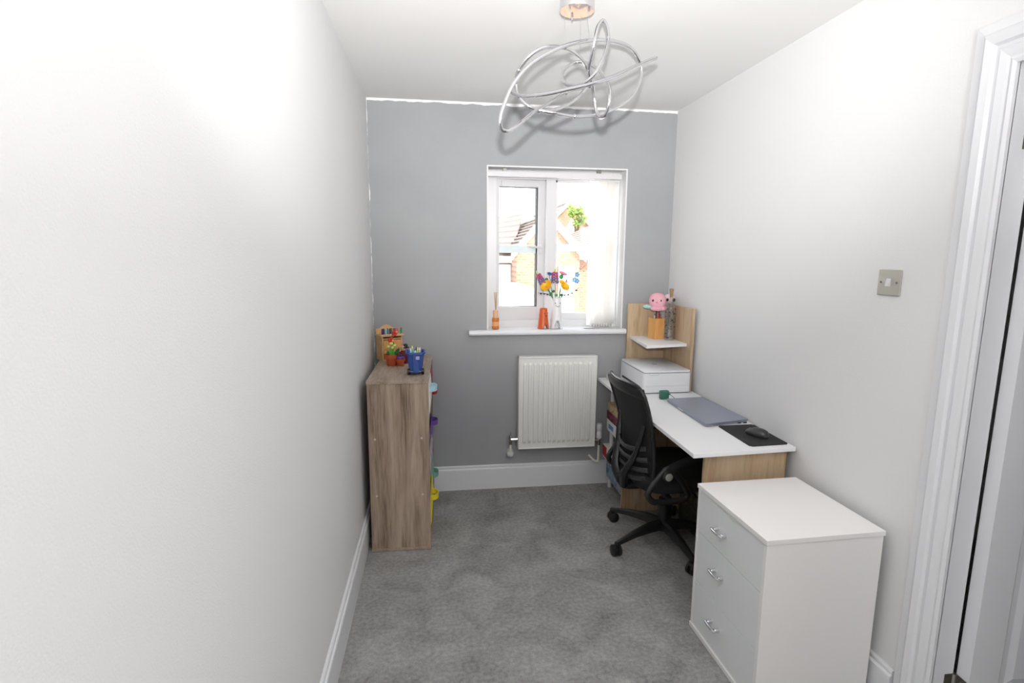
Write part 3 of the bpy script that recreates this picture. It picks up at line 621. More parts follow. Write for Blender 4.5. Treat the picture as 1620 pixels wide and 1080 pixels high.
# dark red figure behind the pots
fg = thing('toy_figure', 'dark red seated toy figure with a black hat behind the tiny terracotta pot', 'toy figure', (-0.200, 3.115, ZT))
MAR = mat('maroon plush', (0.13, 0.008, 0.02), 0.8)
obj('torso', lathe(B(), (0, 0, 0), [(0.024, 0), (0.030, 0.015), (0.028, 0.045), (0.020, 0.065), (0.012, 0.072)], 14), MAR, fg, True)
obj('head', ball(B(), (0, -0.002, 0.085), 0.016, u=12, v=8), mat('pink beige', (0.55, 0.30, 0.25), 0.6), fg, True)
obj('hat', lathe(B(), (0.012, 0, 0.088), [(0.020, 0), (0.020, 0.004), (0.012, 0.006), (0.011, 0.020), (0.003, 0.023)], 12), BLACKP, fg, True)
for s in (-1, 1): obj('arm', tube(B(), smooth_pts([(s * 0.016, 0, 0.062), (s * 0.030, -0.008, 0.045), (s * 0.024, -0.02, 0.03)]), 0.007, seg=8), MAR, fg, True)
# blue wheelie-bin pen cup
BLUE = mat('blue bin plastic', (0.03, 0.075, 0.30), 0.38)
wb = thing('pen_cup', 'miniature blue wheelie bin with black wheels used as a pen cup', 'pen cup', (-0.122, 2.832, ZT), 4)
bm = B(); pr_ = []
for z, sx, sy in ((0.006, 0.026, 0.028), (0.050, 0.031, 0.034), (0.096, 0.036, 0.040), (0.097, 0.041, 0.045), (0.104, 0.042, 0.046), (0.104, 0.036, 0.040), (0.060, 0.030, 0.034), (0.012, 0.024, 0.026)):
    pr_.append([bm.verts.new((x * sx, y * sy, z)) for x, y in ((1, 0.8), (0.8, 1), (-0.8, 1), (-1, 0.8), (-1, -0.8), (-0.8, -1), (0.8, -1), (1, -0.8))])
for a, b in zip(pr_, pr_[1:]):
    for k in range(8): bm.faces.new((a[k], a[(k + 1) % 8], b[(k + 1) % 8], b[k]))
bm.faces.new(pr_[0][::-1]); bm.faces.new(pr_[-1]); obj('body', bm, BLUE, wb)
bm = B(); bx(bm, (-0.012, -0.043, 0.010), (0.012, -0.034, 0.092), 0.002); bx(bm, (-0.030, -0.048, 0.094), (0.030, -0.042, 0.102), 0.002)
obj('spine', bm, BLUE, wb)
obj('lid_tab', box((0.0, -0.052, 0.072), (0.016, -0.043, 0.088), 0.003), mat('pale violet plastic', (0.35, 0.35, 0.62), 0.4), wb)
for s in (-1, 1):
    obj('wheel', lathe(B(), (s * 0.030, -0.028, 0.0145), [(0.004, -0.006 * s), (0.0145, -0.005 * s), (0.0145, 0.005 * s), (0.005, 0.006 * s)], 18, 'x'), BLACKP, wb, True)
wb.scale = (1.2, 1.2, 1.13)
obj('axle', rod((-0.030, -0.028, 0.0145), (0.030, -0.028, 0.0145), 0.002), STEEL, wb)
pens = [((0.55, 0.75, 0.85), 'pale blue', -0.026, -0.014), ((0.45, 0.65, 0.15), 'lime', -0.014, -0.006), ((0.05, 0.35, 0.60), 'bright blue', -0.002, 0.000), ((0.75, 0.80, 0.84), 'white', 0.010, 0.008), ((0.02, 0.02, 0.02), 'black', 0.018, 0.014), ((0.75, 0.60, 0.50), 'cream', 0.026, 0.016), ((0.35, 0.55, 0.10), 'green', -0.008, 0.010), ((0.80, 0.45, 0.25), 'peach', 0.004, -0.008), ((0.55, 0.70, 0.30), 'yellow-green', 0.014, 0.002)]
for i, (col, cn, x0, x1) in enumerate(pens):
    t = thing('pen', cn + ' pen sticking out of the little blue wheelie bin', 'pen', (-0.122 + x0 * 0.8, 2.832 + 0.018 * math.sin(i * 2.1), ZT + 0.014), 0, 'pens in the blue bin cup')
    L = 0.118 + 0.012 * math.sin(i * 1.7); tip = ((x1 - x0) * 0.4 + (0.008 if i > 4 else -0.008), 0.01 * math.cos(i * 2), L)
    obj('barrel', tube(B(), [(0, 0, 0), tuple(c * 0.9 for c in tip)], 0.0045, seg=8), mat('pen ' + cn, col, 0.4), t, True)
    obj('tip', tube(B(), [tuple(c * 0.9 for c in tip), tip], [0.0045, 0.0015], seg=8), mat('pen tip ' + cn, tuple(min(1, c * 1.3 + 0.05) for c in col), 0.4), t, True)

# ================================================================ DESK with corner tower
dk = thing('desk', 'white-topped desk with light oak sides and a raised corner shelf by the white wall', 'desk', (1.0, 1.975, 0))
def DD(x, y, z): return (x - 1.0, y - 1.975, z)
bm = B(); prism(bm, [DD(1.008, 1.972, 0)[:2], DD(1.474, 2.000, 0)[:2], DD(1.474, 3.362, 0)[:2], DD(1.022, 3.362, 0)[:2]], 'z', 0.712, 0.730)
bmesh.ops.bevel(bm, geom=list(bm.edges), offset=0.0012, segments=1, affect='EDGES')
obj('desktop', bm, DESKW, dk)
obj('side_panel', box(DD(1.088, 2.030, 0.001), DD(1.455, 2.046, 0.712), 0.001), OAK, dk)
obj('side_panel', box(DD(1.066, 2.945, 0.001), DD(1.455, 2.961, 0.712), 0.001), OAK, dk)
obj('back_rail', box(DD(1.452, 2.046, 0.40), DD(1.466, 2.945, 0.712), 0.001), OAK, dk)
# tower panels
bm = B(); prism(bm, [(1.205 - 1, 0.7305), (1.452 - 1, 0.7305), (1.452 - 1, 1.213), (1.205 - 1, 1.213)], 'y', 3.346 - 1.975, 3.361 - 1.975)
obj('tower_panel', bm, OAK, dk)
obj('tower_panel', box(DD(1.452, 2.955, 0.7305), DD(1.468, 3.361, 1.215), 0.001), OAK, dk)
bm = B(); prism(bm, [DD(1.222, 3.346, 0)[:2], DD(1.186, 2.960, 0)[:2], DD(1.452, 3.010, 0)[:2], DD(1.452, 3.346, 0)[:2]], 'z', 0.988, 1.004)
obj('tower_shelf', bm, DESKW, dk)
ZD = 0.7305
# printer
pr = thing('printer', 'white flat-topped inkjet printer with a grey lid seam on the desk below the corner shelf', 'printer', (1.302, 3.118, ZD), 0)
PW, PD, PH = 0.292, 0.405, 0.118
PRW = mat('printer white', (0.80, 0.81, 0.84), 0.4); PRG = mat('printer grey', (0.28, 0.29, 0.31), 0.5)
obj('foot', rbox(PW - 0.02, PD - 0.02, 0.006, 0.015, (0, 0, 0)), PRG, pr)
obj('lower_body', rbox(PW, PD, 0.040, 0.022, (0, 0, 0.005), tb=0.002), PRW, pr, True)
obj('upper_body', rbox(PW, PD, PH - 0.0455, 0.022, (0, 0, 0.0455), tb=0.001), PRW, pr, True)
obj('lid_seam', rbox(PW - 0.006, PD - 0.006, 0.005, 0.022, (0, 0, PH - 0.0005), tb=0.001), PRG, pr, True)
obj('scanner_lid', rbox(PW - 0.004, PD - 0.004, 0.010, 0.022, (0, 0, PH + 0.004), tb=0.002), PRW, pr, True)
obj('output_slot', box((-PW / 2 - 0.001, -PD / 2 + 0.05, 0.022), (-PW / 2 + 0.002, PD / 2 - 0.05, 0.036)), mat('slot black', (0.015, 0.015, 0.02), 0.5), pr)
obj('output_tray', box((-PW / 2 - 0.035, -PD / 2 + 0.07, 0.012), (-PW / 2, PD / 2 - 0.07, 0.018), 0.002), PRW, pr)
bm = B(); tube(bm, [(0.014 * math.cos(a), 0.020 * math.sin(a), PH + 0.0143) for a in [2 * pi * k / 20 for k in range(20)]], 0.0012, True, 6)
for s in (-0.005, 0.005): bx(bm, (s - 0.001, -0.009, PH + 0.0138), (s + 0.001, 0.009, PH + 0.0148))
obj('round_emblem', bm, PRG, pr)
bm = B(); tube(bm, [(-0.11, -PD / 2 - 0.0004, PH - 0.002), (-0.105, -PD / 2 - 0.0004, PH - 0.009), (-0.055, -PD / 2 - 0.0004, PH - 0.009), (-0.05, -PD / 2 - 0.0004, PH - 0.002)], 0.0006, seg=4); obj('lid_notch', bm, PRG, pr)
# laptop
lp = thing('laptop', 'closed silver-grey laptop lying near the edge of the white desk', 'laptop', (1.352, 2.545, ZD), 0)
LPM = mat('laptop aluminium', (0.36, 0.39, 0.47), 0.38, 0.55); LPD = mat('laptop dark edge', (0.10, 0.11, 0.13), 0.4, 0.5)
Lx = [(1.226, 2.745), (1.222, 2.292), (1.462, 2.340), (1.440, 2.760)]
def quad(bm, pts, z0, z1, ins=0):
    cx = sum(p[0] for p in pts) / 4; cy = sum(p[1] for p in pts) / 4
    q = [(p[0] - 1.352 - (ins if p[0] > cx else -ins), p[1] - 2.545 - (ins if p[1] > cy else -ins)) for p in pts]
    prism(bm, q, 'z', z0, z1); bmesh.ops.bevel(bm, geom=[e for e in bm.edges], offset=0.0015, segments=2, affect='EDGES'); return bm
obj('base', quad(B(), Lx, 0.002, 0.009, 0.003), LPM, lp)
obj('hinge_gap', quad(B(), Lx, 0.0085, 0.0115, 0.005), LPD, lp)
obj('lid', quad(B(), Lx, 0.011, 0.0175), LPM, lp)
for i, (dx, w_) in enumerate(((0.075, 0.010), (0.048, 0.007))): obj('port', box((dx, -0.2252, 0.004), (dx + w_ + 0.006, -0.2200, 0.0088)), BLACKP, lp)
obj('lid_notch', box((-0.131, 0.02 - 0.03, 0.0075), (-0.123, 0.02 + 0.03, 0.0105)), PRW, lp)
# mouse pad, mouse
mp = thing('mouse_mat', 'black rectangular mouse mat at the near end of the desk', 'mouse mat', (1.38, 2.165, ZD))
bm = B(); prism(bm, [(1.287 - 1.38, 0.138), (1.284 - 1.38, -0.140), (1.464 - 1.38, -0.130), (1.466 - 1.38, 0.140)], 'z', 0, 0.003)
bmesh.ops.bevel(bm, geom=[e for e in bm.edges if abs(e.verts[0].co.z - e.verts[1].co.z) > 0.001], offset=0.008, segments=3, affect='EDGES')
obj('pad', bm, mat('mat black', (0.012, 0.012, 0.013), 0.75, bump=0.2, bscale=1200), mp)
ms = thing('computer_mouse', 'dark grey wireless mouse lying on the black mouse mat', 'mouse', (1.390, 2.150, ZD + 0.0035), 28)
bm = B(); rings = []
for z, sx, sy, ox in ((0, 0.028, 0.048, 0), (0.006, 0.031, 0.052, 0), (0.016, 0.030, 0.050, 0), (0.026, 0.025, 0.041, -0.004), (0.032, 0.016, 0.026, -0.007), (0.034, 0.006, 0.010, -0.008)):
    rings.append([bm.verts.new((sx * math.copysign(abs(math.cos(a)) ** 0.85, math.cos(a)), sy * math.copysign(abs(math.sin(a)) ** 0.85, math.sin(a)) + ox, z)) for a in [2 * pi * k / 24 for k in range(24)]])
for a, b in zip(rings, rings[1:]):
    for k in range(24): bm.faces.new((a[k], a[(k + 1) % 24], b[(k + 1) % 24], b[k]))
bm.faces.new(rings[0][::-1]); bm.faces.new(rings[-1])
obj('shell', bm, mat('mouse grey', (0.035, 0.035, 0.038), 0.3), ms, True)
obj('scroll_wheel', lathe(B(), (-0.003, 0.026, 0.0265), [(0.006, 0), (0.006, 0.006)], 14, 'x'), BLACKP, ms)
# green earbud case with strap
eb = thing('earbud_case', 'small rounded green earbud case with a wrist strap in front of the printer', 'earbud case', (1.235, 2.800, ZD), 0)
EG = mat('green silicone', (0.035, 0.16, 0.11), 0.5)
bm = B(); bx(bm, (-0.027, -0.014, 0), (0.027, 0.014, 0.050), 0.0115); obj('case', bm, EG, eb, True)
obj('clasp', box((0.026, -0.004, 0.022), (0.036, 0.004, 0.030), 0.002), EG, eb)
obj('strap', tube(B(), smooth_pts([(0.034, 0, 0.026), (0.046, -0.005, 0.016), (0.060, -0.020, 0.003), (0.072, -0.04, 0.002)]), 0.0016, seg=6), BLACKP, eb, True)
# small white adaptor beyond the chair
ad = thing('plug_adaptor', 'small white adaptor block standing on the far corner of the desk', 'adaptor', (1.075, 3.29, ZD))
obj('block', box((-0.012, -0.02, 0), (0.012, 0.02, 0.034), 0.003), UPVC, ad); obj('cable', tube(B(), smooth_pts([(0.012, 0, 0.01), (0.05, 0.01, 0.004), (0.10, 0.0, 0.003)]), 0.002, seg=6), UPVC, ad)
# ---- things on the tower shelf
ZS = 1.0045
ph = thing('pencil_pot', 'square orange-brown bamboo pencil pot on the corner shelf', 'pencil pot', (1.352, 3.235, ZS), 12)
bm = B(); s_ = 0.036
for lo, hi in (((-s_, -s_, 0), (s_, s_, 0.005)), ((-s_, -s_, 0.005), (s_, -s_ + 0.005, 0.128)), ((-s_, s_ - 0.005, 0.005), (s_, s_, 0.128)), ((-s_, -s_ + 0.005, 0.005), (-s_ + 0.005, s_ - 0.005, 0.128)), ((s_ - 0.005, -s_ + 0.005, 0.005), (s_, s_ - 0.005, 0.128))): bx(bm, lo, hi, 0.0008)
obj('box', bm, BAMBOO, ph)
for i, (col, cn, x, y) in enumerate((((0.03, 0.02, 0.06), 'dark navy', -0.006, 0.0), ((0.45, 0.04, 0.03), 'red', 0.006, -0.012), ((0.06, 0.03, 0.10), 'dark purple', 0.016, 0.006), ((0.30, 0.05, 0.03), 'brown-red', 0.014, -0.018), ((0.5, 0.5, 0.55), 'silver', -0.018, -0.008))):
    t = thing('pencil', cn + ' pencil standing in the bamboo pot under the octopus toy', 'pencil', (1.352 + x, 3.235 + y, ZS + 0.0055), 0, 'pencils in the bamboo pot')
    hh = 0.158 if i < 3 else 0.14
    obj('shaft', tube(B(), [(0, 0, 0), (0.002, 0.001, hh)], 0.0042, seg=6), mat('pencil ' + cn, col, 0.45), t); obj('tip', tube(B(), [(0.002, 0.001, hh), (0.002, 0.001, hh + 0.012)], [0.0042, 0.0008], seg=6), mat('pencil lead', (0.05, 0.05, 0.05), 0.5), t)
PINK = mat('pink plush', (0.80, 0.42, 0.50), 0.95, bump=0.6, bscale=500); MINT = mat('mint plush', (0.38, 0.68, 0.66), 0.95, bump=0.6, bscale=500); EYE = mat('shiny black', (0.01, 0.01, 0.01), 0.15)
oc = thing('octopus_toy', 'pink plush octopus with black eyes and a mint arm perched on the pencil pot', 'plush toy', (1.346, 3.220, ZS + 0.172), -20)
obj('head', lathe(B(), (0, 0, 0.02), [(0.020, 0), (0.040, 0.008), (0.048, 0.030), (0.046, 0.055), (0.034, 0.074), (0.016, 0.082), (0.002, 0.083)], 24), PINK, oc, True)
for a in (-120, -80, -40, 0, 60, 120):
    A = math.radians(a); obj('tentacle', ball(B(), (0.032 * math.cos(A), 0.032 * math.sin(A), 0.017), 0.021, (1.1, 1.1, 0.7), 12, 8), PINK, oc, True)
A = math.radians(186); obj('tentacle', ball(B(), (0.052 * math.cos(A), 0.045 * math.sin(A), 0.024), 0.024, (1.2, 0.9, 0.5), 12, 8), MINT, oc, True, label='mint green tentacle')
for x in (-0.026, 0.015): obj('eye', ball(B(), (x, -0.0435 + abs(x) * 0.15, 0.062), 0.0062, (1, 0.6, 1.1), 10, 8), EYE, oc, True)
oc.scale = (1.1, 1.1, 1.1)
obj('mouth', tube(B(), smooth_pts([(-0.011, -0.0485, 0.054), (-0.006, -0.049, 0.051), (-0.001, -0.0485, 0.054)]), 0.0009, seg=5), EYE, oc)
pk = thing('plush_panda', 'small pale pink plush animal with dark ears peeping out behind the glass bottle', 'plush toy', (1.412, 3.270, ZS))
obj('body', lathe(B(), (0, 0, 0), [(0.024, 0), (0.033, 0.03), (0.033, 0.16), (0.028, 0.21), (0.020, 0.226)], 16), mat('grey plush', (0.35, 0.33, 0.33), 0.95), pk, True)
obj('head', ball(B(), (0.030, 0, 0.245), 0.037, (1, 0.8, 0.85), 18, 12), mat('pale pink plush', (0.75, 0.55, 0.58), 0.95), pk, True)
for x in (0.008, 0.050): obj('eye_patch', ball(B(), (x, -0.028, 0.240), 0.009, (1, 0.5, 1.1), 10, 8), EYE, pk, True)
bt = thing('glass_bottle', 'tall clear patterned glass bottle with a cork stopper on the corner shelf', 'bottle', (1.410, 3.165, ZS))
def frost():
    m = glass('bottle glass', (0.93, 0.93, 0.92), 0.10, 0.02, (0.6, 0.6, 0.58)); return m
def pattern_mat():
    m = bpy.data.materials.new('dark leaf print'); m.use_nodes = True; n = m.node_tree.nodes; l = m.node_tree.links
    n.remove(n['Principled BSDF']); o = n['Material Output']; tc = n.new('ShaderNodeTexCoord')
    t = n.new('ShaderNodeTexNoise'); t.inputs['Scale'].default_value = 60; t.inputs['Detail'].default_value = 2; l.new(tc.outputs['Object'], t.inputs['Vector'])
    g = n.new('ShaderNodeMath'); g.operation = 'GREATER_THAN'; g.inputs[1].default_value = 0.63; l.new(t.outputs['Fac'], g.inputs[0])
    a = n.new('ShaderNodeBsdfTransparent'); d = n.new('ShaderNodeBsdfDiffuse'); d.inputs[0].default_value = (0.05, 0.05, 0.045, 1)
    x = n.new('ShaderNodeMixShader'); l.new(g.outputs[0], x.inputs[0]); l.new(a.outputs[0], x.inputs[1]); l.new(d.outputs[0], x.inputs[2]); l.new(x.outputs[0], o.inputs[0]); return m
obj('bottle_body', lathe(B(), (0, 0, 0), [(0.030, 0), (0.033, 0.004), (0.033, 0.195), (0.030, 0.212), (0.014, 0.232), (0.011, 0.240), (0.011, 0.275), (0.013, 0.277), (0.013, 0.283), (0.009, 0.283)], 28), frost(), bt, True)
obj('leaf_print', lathe(B(), (0, 0, 0.012), [(0.0320, 0), (0.0320, 0.18)], 28), pattern_mat(), bt, True)
obj('cork', lathe(B(), (0, 0, 0.262), [(0.0088, 0), (0.0095, 0.02), (0.013, 0.048), (0.013, 0.052)], 16), mat('cork', (0.33, 0.22, 0.12), 0.8), bt, True)

# ================================================================ SHELF UNIT AND BOXES UNDER THE DESK
su = thing('plastic_shelf_unit', 'white plastic shelf unit on round tube legs in the corner under the desk', 'shelf unit', (1.09, 2.99, 0))
bx0, bx1, by0, by1 = 0.0, 0.33, 0.0, 0.345
for zz in (0.07, 0.385): obj('shelf', box((bx0, by0, zz), (bx1, by1, zz + 0.010), 0.002), UPVC, su)
for x in (0.022, 0.30):
    for y in (0.03, 0.315): obj('pole', rod((x, y, 0), (x, y, 0.70), 0.0145, 14), UPVC, su, True)
def gamebox(lab, lo, hi, cols, name='game_box', art=None, cat='game box', rz=0):
    t = thing(name, lab, cat, ((lo[0] + hi[0]) / 2, (lo[1] + hi[1]) / 2, lo[2]), rz)
    w_, d_, h_ = (hi[0] - lo[0]) / 2, (hi[1] - lo[1]) / 2, hi[2] - lo[2]
    obj('tray', box((-w_ + 0.002, -d_ + 0.002, 0), (w_ - 0.002, d_ - 0.002, h_ * 0.5), 0.001), mat('card ' + lab[:12], cols[0], 0.6), t)
    L = obj('lid', box((-w_, -d_, h_ * 0.12), (w_, d_, h_), 0.001), cols[1] if not isinstance(cols[1], tuple) else mat('cardlid ' + lab[:12], cols[1], 0.5), t)
    for k, (y0, y1, z0, z1, c) in enumerate(art or []):
        obj('print', box((-w_ - 0.0008, -d_ + y0 * 2 * d_, h_ * z0), (-w_ - 0.0002, -d_ + y1 * 2 * d_, h_ * z1)), mat('ink %s' % (c,), c, 0.5), L)
    return t
def swirl(name, c1, c2, c3, sc=14):
    m = bpy.data.materials.new(name); m.use_nodes = True; n = m.node_tree.nodes; l = m.node_tree.links
    b = n['Principled BSDF']; b.inputs['Roughness'].default_value = 0.45; tc = n.new('ShaderNodeTexCoord')
    t = n.new('ShaderNodeTexNoise'); t.inputs['Scale'].default_value = sc; t.inputs['Distortion'].default_value = 1.5; l.new(tc.outputs['Object'], t.inputs['Vector'])
    r = n.new('ShaderNodeValToRGB'); e = r.color_ramp.elements; e[0].position = 0.38; e[0].color = (*c1, 1); e[1].position = 0.64; e[1].color = (*c3, 1); x = e.new(0.5); x.color = (*c2, 1)
    l.new(t.outputs['Fac'], r.inputs[0]); l.new(r.outputs[0], b.inputs['Base Color']); return m
gamebox('teal and blue pictorial puzzle box standing on the lowest white shelf', (1.082, 2.995, 0.081), (1.36, 3.300, 0.205), ((0.2, 0.3, 0.35), swirl('teal art', (0.03, 0.10, 0.16), (0.10, 0.28, 0.34), (0.35, 0.30, 0.36))), 'puzzle_box')
gamebox('white puzzle box with a red end lying on the teal puzzle box', (1.064, 3.030, 0.2055), (1.33, 3.335, 0.292), ((0.8, 0.8, 0.8), (0.80, 0.80, 0.80)), 'puzzle_box', [(0.72, 0.995, 0.14, 0.97, (0.50, 0.02, 0.03)), (0.30, 0.42, 0.3, 0.6, (0.65, 0.15, 0.08)), (0.05, 0.2, 0.15, 0.5, (0.75, 0.35, 0.25))])
gamebox('white game box printed with blue and tan pictures at the bottom of the upper stack', (1.080, 3.000, 0.3955), (1.34, 3.315, 0.468), ((0.8, 0.8, 0.8), (0.78, 0.78, 0.79)), 'game_box', [(0.58, 0.88, 0.3, 0.7, (0.12, 0.28, 0.50)), (0.06, 0.38, 0.2, 0.85, (0.55, 0.32, 0.16))])
gamebox('dark maroon game box in the middle of the upper stack', (1.080, 2.995, 0.4685), (1.34, 3.320, 0.524), ((0.1, 0.02, 0.03), swirl('maroon art', (0.04, 0.008, 0.02), (0.14, 0.02, 0.04), (0.30, 0.05, 0.10), 20)), 'game_box')
gamebox('tan and gold game box on top of the upper stack', (1.080, 3.000, 0.5245), (1.34, 3.315, 0.584), ((0.4, 0.3, 0.15), swirl('gold art', (0.30, 0.22, 0.08), (0.48, 0.38, 0.20), (0.60, 0.48, 0.28), 20)), 'game_box')
# dim things in the knee space
CAMO = swirl('dark camouflage', (0.02, 0.025, 0.012), (0.045, 0.05, 0.025), (0.09, 0.085, 0.05), 18)
bag = thing('storage_bag', 'dark olive patterned bag with a pale rim pushed against the wall under the desk', 'bag', (1.405, 2.52, 0), 0)
bm = B(); bx(bm, (-0.045, -0.26, 0.0), (0.045, 0.30, 0.36), 0.03); obj('body', bm, CAMO, bag, True)
bm = B(); tube(bm, smooth_pts([(-0.042, -0.25, 0.345), (-0.046, -0.1, 0.352), (-0.046, 0.1, 0.352), (-0.042, 0.29, 0.345), (0.038, 0.29, 0.345), (0.038, -0.25, 0.345)], True), 0.007, True, 6); obj('rim', bm, mat('pale olive trim', (0.22, 0.21, 0.13), 0.8), bag, True)
pst = thing('power_strip', 'white extension socket strip on the carpet behind the chair base', 'power strip', (1.215, 2.19, 0), 90)
obj('body', box((-0.12, -0.026, 0.001), (0.12, 0.026, 0.036), 0.005), UPVC, pst)
for k in range(3):
    bm = B(); bx(bm, (-0.07 + k * 0.06, -0.004, 0.0355), (-0.066 + k * 0.06, 0.004, 0.0366)); bx(bm, (-0.078 + k * 0.06, -0.014, 0.0355), (-0.072 + k * 0.06, -0.010, 0.0366)); bx(bm, (-0.064 + k * 0.06, -0.014, 0.0355), (-0.058 + k * 0.06, -0.010, 0.0366))
    obj('socket', bm, BLACKP, pst)
obj('cable', tube(B(), smooth_pts([(0.12, 0, 0.015), (0.18, -0.03, 0.006), (0.24, -0.12, 0.005), (0.20, -0.2, 0.005)]), 0.0035, seg=6), BLACKP, pst, True)

# ================================================================ OFFICE CHAIR
ch = thing('office_chair', 'black mesh-backed swivel office chair on castors pushed in at the desk', 'office chair', (1.180, 2.600, 0), 4)
CP = BLACKP; MESHM = meshmat()
CHP = mat('chair plastic', (0.012, 0.012, 0.013), 0.4)
obj('hub', lathe(B(), (0, 0, 0.065), [(0.030, 0), (0.040, 0.008), (0.042, 0.045), (0.030, 0.055)], 24), CHP, ch, True)
for k in range(5):
    a = math.radians(130 + 72 * k - 4); c, s = math.cos(a), math.sin(a)
    bm = B(); secs = []
    for r, z, wd, hh in ((0.02, 0.105, 0.030, 0.022), (0.10, 0.106, 0.026, 0.020), (0.20, 0.096, 0.020, 0.015), (0.285, 0.080, 0.015, 0.011), (0.325, 0.072, 0.013, 0.009)):
        secs.append([bm.verts.new((r * c - t * wd * s, r * s + t * wd * c, z + u * hh)) for t, u in ((-1, -1), (-0.75, 0.6), (-0.3, 1), (0.3, 1), (0.75, 0.6), (1, -1))])
    for A_, B_ in zip(secs, secs[1:]):
        for j in range(6): bm.faces.new((A_[j], A_[(j + 1) % 6], B_[(j + 1) % 6], B_[j]))
    bm.faces.new(secs[0][::-1]); bm.faces.new(secs[-1])
    lg = obj('base_spoke', bm, CHP, ch)
    R0 = 0.318; cx, cy = R0 * c, R0 * s; d2 = a + 0.9 + k * 0.5; ux, uy = math.cos(d2), math.sin(d2)
    bm = B(); tube(bm, [(cx, cy, 0.075), (cx, cy, 0.045)], 0.006)
    for sd in (-1, 1):
        P0 = Vector((cx - uy * 0.004 * sd - ux * 0.008, cy + ux * 0.004 * sd - uy * 0.008, 0.029)); P1 = P0 + Vector((-uy * 0.020 * sd, ux * 0.020 * sd, 0))
        tube(bm, [P0, P0.lerp(P1, 0.15), P0.lerp(P1, 0.8), P1], [0.024, 0.029, 0.029, 0.020], seg=18)
    tube(bm, [Vector((cx + uy * 0.02 - ux * 0.01, cy - ux * 0.02 - uy * 0.01, 0.044)), Vector((cx - uy * 0.02 - ux * 0.01, cy + ux * 0.02 - uy * 0.01, 0.044))], 0.017, seg=10)
    obj('castor', bm, BLACKP, lg, True)
obj('gas_column', lathe(B(), (0, 0, 0.11), [(0.030, 0), (0.030, 0.13), (0.026, 0.135), (0.016, 0.14), (0.016, 0.22)], 18), BLACKP, ch, True)
obj('tilt_mechanism', box((-0.10, -0.06, 0.325), (0.10, 0.06, 0.365), 0.012), BLACKP, ch)
obj('lever', tube(B(), smooth_pts([(0.05, -0.05, 0.345), (0.06, -0.15, 0.345), (0.06, -0.21, 0.335)]), 0.006, seg=8), BLACKP, ch, True)
# seat
bm = B(); rings = []
def supe(a, n): c = math.cos(a); s = math.sin(a); return (math.copysign(abs(c) ** n, c), math.copysign(abs(s) ** n, s))
for z, k in ((0.365, 0.80), (0.372, 0.95), (0.395, 1.0), (0.425, 1.0), (0.442, 0.95), (0.449, 0.80), (0.447, 0.4)):
    rings.append([bm.verts.new((0.005 + 0.225 * k * supe(a, 0.5)[0], 0.235 * k * supe(a, 0.5)[1], z)) for a in [2 * pi * j / 36 for j in range(36)]])
for a, b in zip(rings, rings[1:]):
    for j in range(36): bm.faces.new((a[j], a[(j + 1) % 36], b[(j + 1) % 36], b[j]))
bm.faces.new(rings[0][::-1]); bm.faces.new(rings[-1]); obj('seat', bm, BLACKF, ch, True)
# backrest
def bxp(z, t):                                        # x of the back at height z and side t
    u = (z - 0.37) / 0.53
    return -0.205 - 0.085 * u + 0.035 * math.sin(u * pi) * 1.0 - 0.03 * (1 - t * t) + 0.03
def hw(z):
    pts = [(0.37, 0.145), (0.40, 0.178), (0.46, 0.200), (0.55, 0.196), (0.65, 0.198), (0.78, 0.212), (0.86, 0.214), (0.885, 0.200), (0.90, 0.165)]
    for (a, x), (b, y) in zip(pts, pts[1:]):
        if z <= b: return x + (y - x) * (z - a) / (b - a)
    return pts[-1][1]
zs_ = [0.37, 0.385, 0.40, 0.43, 0.46, 0.50, 0.55, 0.60, 0.65, 0.70, 0.75, 0.80, 0.84, 0.86, 0.875, 0.885, 0.895, 0.90]
bm = B(); G = [[bm.verts.new((bxp(z, -1 + 2 * k / 12), hw(z) * (-1 + 2 * k / 12), z)) for k in range(13)] for z in zs_]
for a, b in zip(G, G[1:]):
    for k in range(12): bm.faces.new((a[k], a[k + 1], b[k + 1], b[k]))
o = obj('back_mesh', bm, MESHM, ch, True); md = o.modifiers.new('t', 'SOLIDIFY'); md.thickness = 0.002
loop = [(bxp(z, 1), hw(z), z) for z in zs_] + [(bxp(0.90, t), 0.165 * t, 0.903 - 0.002 * t * t) for t in (0.6, 0.2, -0.2, -0.6)] + [(bxp(z, -1), -hw(z), z) for z in zs_[::-1]] + [(bxp(0.37, t), 0.145 * t, 0.368) for t in (-0.5, 0, 0.5)]
bm = B(); tube(bm, loop, 0.0105, True, 10); obj('back_frame', bm, mat('chair frame', (0.018, 0.018, 0.02), 0.22), ch, True)
obj('top_rail', tube(B(), [(bxp(0.86, t) - 0.004, hw(0.86) * t * 0.97, 0.872) for t in [-1 + 0.2 * k for k in range(11)]], 0.026, seg=10, flat=0.35), CHP, ch, True)
